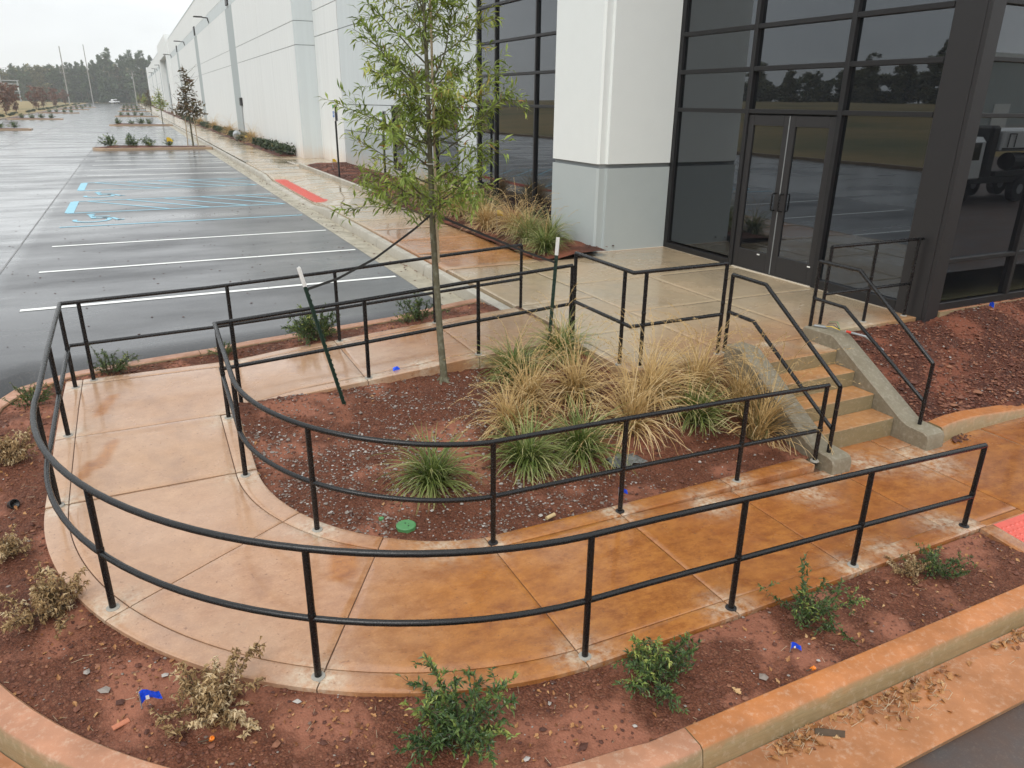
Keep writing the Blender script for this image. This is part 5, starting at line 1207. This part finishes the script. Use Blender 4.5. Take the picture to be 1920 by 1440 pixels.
# ================================================================== far plants and trees
def blob_mesh(name, blobs, n, size, m, seed, tint=(.5, .22), tri=True):
    """crown of many small randomly turned leaf clumps spread through several lobes"""
    r = np.random.default_rng(seed); w = np.array([b[3]*b[4] for b in blobs]); w = w/w.sum(); VV = []; TT = []
    cnt = r.multinomial(n, w)
    for (x, y, z, rh, rv), k in zip(blobs, cnt):
        d = nrm(r.normal(0, 1, (k, 3))); rad = r.random(k)**.42; c = d*rad[:, None]*np.array([rh, rh, rv])+[x, y, z]; s = size*r.uniform(.5, 1.4, k)[:, None, None]
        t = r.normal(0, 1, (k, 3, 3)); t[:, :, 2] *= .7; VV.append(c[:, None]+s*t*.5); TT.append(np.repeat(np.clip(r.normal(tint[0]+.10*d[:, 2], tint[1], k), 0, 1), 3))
    V = np.concatenate(VV).reshape(-1, 3); F = np.arange(len(V)).reshape(-1, 3); T = np.concatenate(TT); return folmesh(name, V, F, T, m)
def trunk_mesh(h, r0, m, limbs=0, seed=0, H=None):
    r = np.random.default_rng(seed); mb = MB(); mb.tube([(0, 0, -.2), (.02*h*r.normal(0, .3), 0, h*.5), (0, .02*h*r.normal(0, .3), h)], [r0, r0*.7, r0*.25], 7)
    for k in range(limbs):
        a = r.uniform(0, 2*PI); z = h*r.uniform(.35, .9); l = h*r.uniform(.1, .22); mb.tube([(0, 0, z), (l*.6*math.cos(a), l*.6*math.sin(a), z+l*.45), (l*math.cos(a), l*math.sin(a), z+l*.9)], [r0*.3, r0*.2, r0*.06], 4, cap=False)
    return mkmesh('trunk', mb.V, mb.F, m)
def tree(name, loc, cm, tm, label, cat='tree', group=None, rz=0, s=(1, 1, 1)):
    t = tag(empty(name, loc, rz), label, cat, group); t.scale = s
    o = link('crown', cm, t); o['kind'] = 'stuff'; link('trunk', tm, t); return t
def pine_blobs(h, seed):
    r = np.random.default_rng(seed); B = []
    for k in range(46):
        z = h*r.uniform(.03, .98); w = np.interp(z/h, [0, .1, .45, .8, 1], [.16, .17, .19, .14, .04])*h; a = r.uniform(0, 2*PI); q = w*r.uniform(.15, .75); B.append((q*math.cos(a), q*math.sin(a), z, w*r.uniform(.22, .5), h*r.uniform(.03, .06)))
    return B
def round_blobs(h, seed, w=.26, lo=.15):
    r = np.random.default_rng(seed); B = []
    for k in range(46):
        z = h*r.uniform(lo*.3, .95); ww = h*w*math.sin(PI*np.clip((z/h-lo*.5)/(1.02-lo*.5), .08, 1))**.7; a = r.uniform(0, 2*PI); q = ww*r.uniform(.1, .85); B.append((q*math.cos(a), q*math.sin(a), z, ww*r.uniform(.25, .45), h*r.uniform(.035, .07)))
    return B
PC = [blob_mesh('crown', pine_blobs(24, 300+k), 8000, .62, M['pineleaf'], 310+k, (.5, .3)) for k in range(4)]
RC = [blob_mesh('crown', round_blobs(21, 320+k), 8000, .62, M['mixleaf'] if k else M['pineleaf'], 330+k, (.5, .3)) for k in range(4)]
PT = trunk_mesh(22, .3, M['bark'], 5, 1); RT = trunk_mesh(18, .32, M['bark'], 8, 2)
r = np.random.default_rng(400)
tl = [(-66+3.0*k+r.normal(0, .8), 414+r.uniform(0, 10)) for k in range(30)]+[(-64+3.6*k+r.normal(0, 1), 440+r.uniform(0, 14)) for k in range(26)]
for k, (x, y) in enumerate(tl):
    px = (x+62)/85; hs = np.interp(px, [0, .15, .3, .45, .62, .75, .9, 1], [.66, .64, .74, .72, .90, .96, .92, .88])*r.uniform(.88, 1.10)
    pine = r.random() < .62; i = int(r.integers(4))
    tree('pine_tree' if pine else 'woodland_tree', (x, y, float(gz(y))-.3), (PC if pine else RC)[i], PT if pine else RT, 'tall dark pine in the hazy tree line at the end of the parking lot' if pine else 'rounded olive brown tree in the hazy tree line at the end of the parking lot', 'tree', 'hazy pines behind the lot' if pine else 'hazy broadleaf trees behind the lot', r.uniform(0, 6), (hs*r.uniform(.9, 1.15),)*2+(hs,))
# the wood past the lawn on the left, seen in the glass: one far-off mass
def joined(name, items):
    VV, FF, TT, n0 = [], [], [], 0
    for me, loc, rz, s in items:
        n = len(me.vertices); v = np.empty(n*3, np.float32); me.vertices.foreach_get('co', v); v = v.reshape(-1, 3)*np.array(s); c_, s_ = math.cos(rz), math.sin(rz)
        v = np.stack([v[:, 0]*c_-v[:, 1]*s_, v[:, 0]*s_+v[:, 1]*c_, v[:, 2]], 1)+np.array(loc); t = np.empty(n*4, np.float32); me.attributes['Col'].data.foreach_get('color', t)
        VV.append(v); TT.append(t.reshape(-1, 4)[:, 0]); FF.append(np.arange(n).reshape(-1, 3)+n0); n0 += n
    o = link(name, folmesh(name, np.concatenate(VV), np.concatenate(FF), np.concatenate(TT), M['mixleaf'])); o['kind'] = 'stuff'
its = []
for k in range(38):
    y = 40+5.2*k+r.normal(0, 1.8); x = -146-16*r.random()-.02*y; h_ = .60*r.uniform(.62, 1.12)*(1.5 if k == 17 else 1)
    its.append(((PC if k % 3 == 0 else RC)[k % 4], (x, y, 3.4), r.uniform(0, 6), (h_*1.2, h_*1.2, h_)))
joined('far_woodland', its)
def wood(x0, x1, y0, y1, n, h, nm, z0):
    r = np.random.default_rng(n); B = []
    for k in range(n):
        t = r.random(); B.append((x0+(x1-x0)*t+r.normal(0, 1.5), y0+(y1-y0)*t+r.normal(0, 1.5), z0+h*r.uniform(.05, .85), r.uniform(1.6, 3.6), h*r.uniform(.08, .2)))
    o = link('woodland', blob_mesh('woodland', B, n*150, 1.0, M['mixleaf'], n, (.35, .3))); o['kind'] = 'stuff'
wood(-76, 24, 432, 432, 380, 17, 'w', 1.2); wood(-156, -162, 20, 310, 340, 8.0, 'w', 3.5)
# young trees of the parking islands
BC = [blob_mesh('crown', [(0, 0, 2.0, .85, .5), (.2, .1, 2.4, .8, .5), (-.3, 0, 2.1, .7, .4), (0, 0, 3.0, .6, .5), (.1, 0, 3.6, .38, .5), (0, 0, 4.3, .16, .6), (.5, .2, 1.9, .5, .3)], 900, .17, M['brownleaf'], 501),
      blob_mesh('crown', [(0, 0, 2.2, .8, .6), (.1, 0, 2.9, .6, .5), (-.2, .1, 2.5, .6, .5), (0, 0, 3.6, .3, .6)], 620, .18, M['oakleaf'], 502)]
YT = trunk_mesh(4.5, .05, M['bark'], 12, 5)
def isl(x0, x1, y, n, lab, tr=None, w=1.9, kerbmat='kerb_island'):
    t = tag(empty('parking_island', (x0, y, float(A(0, y)))), kind='structure'); z0 = float(A(0, y)); V = []; R = w/2; P = []
    for a in np.linspace(90, 270, 13): P.append((x0+R+R*math.cos(math.radians(a)), y+R*math.sin(math.radians(a))))
    P += [(x1, y-R), (x1, y+R)]; P = np.array(P); c = P.mean(0); m_ = len(P)
    def off(d): q = P-c; return c+q*(1-d/np.array([max(2., (x1-x0)/2), R]))
    rows = [np.c_[off(0), np.full(m_, z0-.1)], np.c_[off(.0), np.full(m_, z0+.13)], np.c_[off(.02), np.full(m_, z0+.15)], np.c_[off(.17), np.full(m_, z0+.15)], np.c_[off(.18), np.full(m_, z0+.05)]]
    V = np.concatenate(rows); F = [(a*m_+j, a*m_+(j+1) % m_, (a+1)*m_+(j+1) % m_, (a+1)*m_+j) for a in range(4) for j in range(m_)]
    up_(shade_auto(link('island_kerb', mkmesh('island_kerb', V, F, M[kerbmat])), 40), t)
    V = [(*q, z0+.12) for q in off(.17)]+[(*c, z0+.27)]; V += []
    up_(link('mulch_mound', mkmesh('mulch_mound', V, [(j, (j+1) % m_, m_) for j in range(m_)], M['mulch_far'], smooth=True)), t)
    return z0+.17
far_sh = [shrub_meshes(601, .5, .34, 16, .085, False, .35), shrub_meshes(602, .5, .28, 14, .085, False, .35), shrub_meshes(603, .44, .34, 15, .085, False, .35)]
ordn = ['first', 'second', 'third', 'fourth', 'fifth', 'sixth']
posn = ['farthest from the walk', 'second from the aisle', 'third from the aisle', 'nearest the walk']
for i, y in enumerate((52.3, 99.5, 146.5, 193.5, 240.5, 287)):
    z = isl(-2.3, 4.3, y, 4, '')
    for k in range(4):
        sh = shrub(far_sh[(k+i) % 3], (-1.25+1.0*k+.15*r.normal(), y+.1, z), f'small dark shrub {posn[k]} on the {ordn[i]} right hand parking island', r.uniform(0, 6), r.uniform(.95, 1.35) if not (i == 0 and k == 3) else .8)
    t = tree('young_tree', (3.3, y+.3, z), BC[0] if i == 0 else BC[1 if i % 2 else 0], YT, ['brown leaved young tree held by stakes on the first parking island', 'small green young tree on the second parking island', 'thin young tree on the third parking island', 'thin young tree on the fourth parking island', 'far thin young tree on the fifth parking island', 'far thin young tree on the sixth parking island'][i], 'tree', None, r.uniform(0, 6), (1.12, 1.12, 1.0 if i == 0 else .9))
    if i == 0:
        for dx, dy in ((-.32, -.1), (.28, -.2), (.05, .35)):
            s_ = MB().tube([(3.3+dx, y+.3+dy, z-.1), (3.3+dx*.8, y+.3+dy*.8, z+1.75)], .03, 6).build('tree_stake', M['wood']); tag(s_, 'pale stake propping the brown leaved tree on the first island', 'stake', 'stakes round the brown tree')
flag(1.78, 51.9, float(A(0, 51))+.17, 'yellow marker flag beside the right shrub of the first parking island', .2, .09, s=4.2, m='yellow')
# left hand islands and verge
for i, y in enumerate((87, 128, 172, 215, 258)):
    z = isl(-15.4, -8.6, y, 4, '')
    for k in range(4): shrub(far_sh[(k+i) % 3], (-13.6+1.2*k, y, z), f'small dark shrub, {ordn[k]} from the verge, on the {ordn[i]} left hand parking island', r.uniform(0, 6), 1.15)
vb = MB(); V = []
ysv = [20, 40, 70, 90, 130, 180, 250, 330, 400]
for y in ysv: g = float(gz(y)); V += [(-15.9, y, g), (-15.9, y, g+.15), (-16.08, y, g+.15), (-16.1, y, g-.3)]
vb.add(V, [(4*i+j, 4*i+4+j, 4*i+5+j, 4*i+1+j) for i in range(len(ysv)-1) for j in range(3)]); o = vb.build('verge_kerb', M['kerb_island']); o['kind'] = 'structure'
grid_mesh('verge', np.r_[-19.95, -19, -18, -17, -16.1], np.r_[np.arange(20, 120, 10.), np.arange(120, 405, 15.)], lambda x, y: gz(y)+.12+.05*np.sin(x*7+y), None, M['lawn'], 'structure')
HC = blob_mesh('foliage', [(0, 0, .3, .55, .32), (.2, .2, .35, .45, .3), (-.25, -.1, .3, .45, .3)], 520, .14, M['hedgeleaf'], 611)
def hedge(x, y, z, lab, grp, s): o = link('hedge_shrub', HC, None, (x, y, z)); o.scale = (s, s, s); o.rotation_euler[2] = r.uniform(0, 6); o['label'] = lab; o['category'] = 'shrub'; o['group'] = grp
for k in range(40): y = 92+6.5*k+r.normal(0, .8); hedge(-17.2+r.normal(0, .3), y, float(gz(y))+.1, 'low green shrub in the hedge row along the left verge', 'hedge along the left verge', r.uniform(.5, .8))
RD = [blob_mesh('crown', round_blobs(5.2, 700+k, .30, .34), 1300, .26, M['redleaf'], 710+k) for k in range(3)]; RDT = trunk_mesh(4.6, .07, M['bark'], 9, 9)
for k, (x, y) in enumerate(((-19.3, 118), (-18.2, 152), (-19.6, 178), (-18.6, 205), (-19.4, 232), (-19.0, 262), (-20.5, 285), (-19.4, 312), (-24, 170), (-25, 215))):
    t = tree('red_oak_tree', (x, y, float(gz(y))), RD[k % 3], RDT, 'rust red young tree in the row along the far left verge', 'tree', 'red young trees on the left verge', r.uniform(0, 6), (1.1, 1.1, 1.05))
    for dx in (-.5, .5): tag(MB().tube([(x+dx, y, float(gz(y))-.1), (x+dx*.8, y, float(gz(y))+1.9)], .04, 5).build('tree_stake', M['wood']), 'pale stake beside a rust red young tree on the left verge', 'stake', 'stakes along the left verge')
# hedge and grasses along the long wall
for k in range(52):
    y = 41.5+1.55*k; straw = k in (7, 8, 15, 16, 23, 24, 25, 33, 34)
    if straw:
        if k in (7, 15, 23, 33): grass((6.95, y+.7, float(gz(y))+.28), ['straw grass clump nearest along the long wall hedge', 'straw grass clump second along the long wall hedge', 'straw grass clump third along the long wall hedge', 'straw grass clump farthest along the long wall hedge'][(7, 15, 23, 33).index(k)], 800+k, .4, .95, 420, 24, 55, 1.3)
        continue
    hedge(6.98+r.normal(0, .08), y, float(gz(y))+.25, 'dark clipped shrub in the hedge along the long white wall', 'hedge shrubs along the warehouse wall', r.uniform(.62, .9))
for x, y, z, lab in ((6.75, 44.0, .72, 'yellow marker flag in mulch at the near end of the long hedge'), (7.15, 31.4, .74, 'yellow marker flag in the wall bed near the accessible sign'), (6.62, 54, .75, 'yellow marker flag beside the hedge half way along'), (6.9, 14.9, .75, 'yellow marker flag among the straw grasses by the tall glazing')): flag(x, y, z, lab, .3, .14, s=2.2, m='yellow')
t = tag(empty('flood_light', (6.5, 57.5, .7)), 'small gray flood light on the ground in front of the hedge', 'flood light')
o = MB().tube([(6.5, 57.5, .95), (6.6, 57.9, 1.05)], [.22, .3], 12).build('lamp_head', M['steel']); up_(o, t); up_(MB().tube([(6.5, 57.6, .6), (6.5, 57.6, .9)], .05, 6).build('spike', M['black']), t)
def signpost(x, y, z, h, lab, faces):
    t = tag(empty('sign_post', (x, y, z)), lab, 'sign'); up_(MB().box(x-.03, x+.03, y-.03, y+.03, z-.1, z+h, .004).build('post', M['black']), t)
    if faces:
        pl = up_(MB().box(x-.055, x-.04, y-.15, y+.15, z+h-.55, z+h+.02, .002).build('sign_plate', M['post_white']), t)
        for a, b2, m in ((h-.11, h-.0, 'signgreen'), (h-.42, h-.22, 'signblue')):
            o = MB().box(x-.060, x-.056, y-.12, y+.12, z+a, z+b2).build('sign_panel', M[m]); o.parent = pl
        o = MB().tube([(x-.063, y, z+h-.36), (x-.063, y+.03, z+h-.3), (x-.063, y-.02, z+h-.26)], .012, 5).build('sign_symbol', M['post_white']); o.parent = pl
        pl2 = up_(MB().box(x+.04, x+.055, y-.16, y+.16, z+h-.55, z+h+.02, .002).build('sign_plate', M['steel']), t)
signpost(6.66, 28.3, .66, 2.55, 'black post with an accessible parking sign in the mulch by the white wall stripe', True)
signpost(6.75, 22.7, .66, 2.4, 'black sign post behind the left side of the oak crown', True)
# ================================================================== poles, substation, vehicles
def pole(x, y, h, lab, arms, can=False):
    z = float(gz(y)); t = tag(empty('utility_pole', (x, y, z)), lab, 'utility pole'); up_(MB().tube([(x, y, z-.3), (x, y, z+h)], [.24, .15], 8).build('pole', M['galv']), t)
    for a in arms:
        up_(MB().box(x-1.2, x+1.2, y-.08, y+.08, z+a, z+a+.14).build('crossarm', M['galv']), t)
        for dx in (-1.1, .0, 1.1): up_(MB().tube([(x+dx, y, z+a+.14), (x+dx, y, z+a+.5)], .07, 6).build('insulator', M['steel']), t)
    if can: up_(MB().tube([(x-.45, y, z+h-2.6), (x-.45, y, z+h-1.7)], .26, 10).build('transformer', M['steel']), t)
pole(-19.2, 330, 19.5, 'tall gray utility pole left of the parking aisle end, with two crossarms', (10.6, 12.2))
pole(-14.0, 400, 24, 'tall plain gray pole in front of the trees, middle of three', ())
pole(3.6, 395, 13, 'shorter utility pole with a crossarm and transformer near the warehouse end', (12.2,), True)
wr = MB()
for z0, z1 in ((13.5, 14.5), (11.6, 12.4)): wr.tube([(-60, 335, z0+1), (-40, 333, z0-.4), (-19, 330, z0), (-8, 350, z0-.5), (3.6, 395, z1)], .022, 4)
tag(wr.build('power_lines', M['black']), 'thin power lines strung between the far utility poles', 'wires')
t = tag(empty('substation', (-48, 372, 1.0)), 'pale steel substation frames behind the lawn at the far left', 'substation')
for x in (-56, -50, -44, -38.5): up_(MB().box(x-.2, x+.2, 371.8, 372.2, .8, 12 if x == -44 else 9.5).build('column', M['steel']), t)
for z in (8.2, 9.5, 5.5): up_(MB().box(-58, -38, 371.7, 372.3, z, z+.3).build('beam', M['steel']), t)
ins = MB()
for k in range(16): ins.tube([(-57.3+1.25*k, 371, 6.0), (-57.3+1.25*k, 371, 7.4)], .16, 6)
o = up_(ins.build('insulators', M['post_white']), t); o['kind'] = 'stuff'
for x in (-55, -49, -43): up_(MB().box(x-1.6, x+1.6, 369.5, 371.4, 1, 3.8, .15).build('transformer_tank', M['galv']), t)
def pickup(x, y, rz):
    t = tag(empty('pickup_truck', (x, y, float(gz(y))), rz), 'white pickup truck parked at the far end of the aisle', 'truck')
    def P(mb, n, m, p=None): o = mb.build(n, M[m]); o.parent = p or t; return o
    b = P(MB().box(-1, 1, -2.7, 2.7, .45, 1.05, .12), 'body', 'paintwhite'); P(MB().box(-.95, .95, -.9, 1.1, 1.05, 1.8, .2), 'cab', 'paintwhite'); P(MB().box(-.85, .85, -.95, -.88, 1.15, 1.65, .02), 'windscreen', 'glass'); P(MB().box(-.9, .9, -2.76, -2.68, .5, .8, .02), 'bumper', 'black')
    for sx in (-.95, .95):
        for sy in (-1.75, 1.75): P(MB().tube([(sx-.12, sy, .4), (sx+.12, sy, .4)], .4, 14), 'wheel', 'rubber')
        P(MB().box(sx-.15, sx+.15, -2.74, -2.69, .82, 1.0, .01), 'headlight', 'steel')
pickup(-5.2, 378, .5)
# work truck and background beyond the camera, seen in the right-hand glass
t = tag(empty('work_truck', (31.6, -7.2, -.17)), 'white flat bed work truck with hose reels, mirrored in the right glass', 'truck')
def P(mb, n, m, p=None): o = mb.build(n, M[m]); o.parent = p or t; return o
P(MB().box(-4.2, 4.6, -1.0, 1.0, .75, 1.0, .03), 'chassis', 'black'); P(MB().box(-4.4, -2.1, -1.05, 1.05, .8, 2.5, .18), 'cab', 'paintwhite'); P(MB().box(-4.1, -2.5, 1.02, 1.06, 1.65, 2.3, .01), 'window', 'glass')
P(MB().box(-1.3, 4.5, -1.05, 1.05, 1.95, 2.75, .06), 'tank', 'paintwhite'); P(MB().box(-1.25, 4.45, 1.052, 1.07, 2.02, 2.08), 'tank_rail', 'black'); P(MB().tube([(-1.0, 1.08, 2.1), (-1.0, 1.1, 2.6), (-.6, 1.1, 2.6), (-.6, 1.08, 2.1)], .02, 6), 'grab_handle', 'black'); P(MB().box(3.6, 4.3, 1.05, 1.06, 2.45, 2.6), 'number_plate', 'black'); P(MB().box(-1.95, -1.4, -1.0, 1.0, .9, 2.9, .1), 'headboard', 'black'); P(MB().box(-1.3, 4.5, .7, 1.05, 1.0, 1.2, .02), 'deck', 'black')
for x in (-.4, .8, 2.0, 3.2): P(MB().tube([(x, .8, 1.55), (x+.7, .8, 1.55)], .34, 14), 'hose_reel', 'black' if x < 2 else 'wood')
for x in (-3.2, .4, 2.2):
    for y in (-.95, .95): w_ = P(MB().tube([(x, y-.14, .48), (x, y+.14, .48)], .48, 18), 'wheel', 'rubber'); P(MB().tube([(x, y-.15, .48), (x, y+.15, .48)], .2, 10), 'rim', 'steel', w_)
bt = trunk_mesh(9, .14, M['bark'], 40, 77); tag(link('bare_tree', bt, None, (46, -20, -.3)), 'bare leafless tree mirrored above the white work truck', 'tree')
t = tag(empty('gray_warehouse', (60, -60, 0)), 'plain gray warehouse across the drive, mirrored in the right glass', 'building')
up_(MB().box(25, 140, -75, -58, -.5, 10).build('wall', M['mgray']), t); up_(MB().box(24.5, 140.5, -75.5, -57.5, 10, 10.5).build('roof', M['white']), t)
for x in (50, 80, 110): up_(MB().box(x, x+3.5, -57.9, -57.8, -.3, 4).build('door', M['white']), t)
# ================================================================== thin rainy air
hz = bpy.data.meshes.new('haze'); hb = MB().box(-420, 300, -160, 620, -1.9, 30.5); hz.from_pydata(hb.V, [], hb.F); hm = bpy.data.materials.new('rainy_air'); hm.use_nodes = True
hn = hm.node_tree; hn.nodes.remove(hn.nodes['Principled BSDF']); pv = nd(hn, 'ShaderNodeVolumePrincipled', {'Color': (.96, .98, 1.0, 1), 'Density': .0005, 'Anisotropy': .2}); hn.links.new(pv.outputs[0], hn.nodes['Material Output'].inputs['Volume'])
hz.materials.append(hm); ho = link('haze', hz); ho['kind'] = 'stuff'
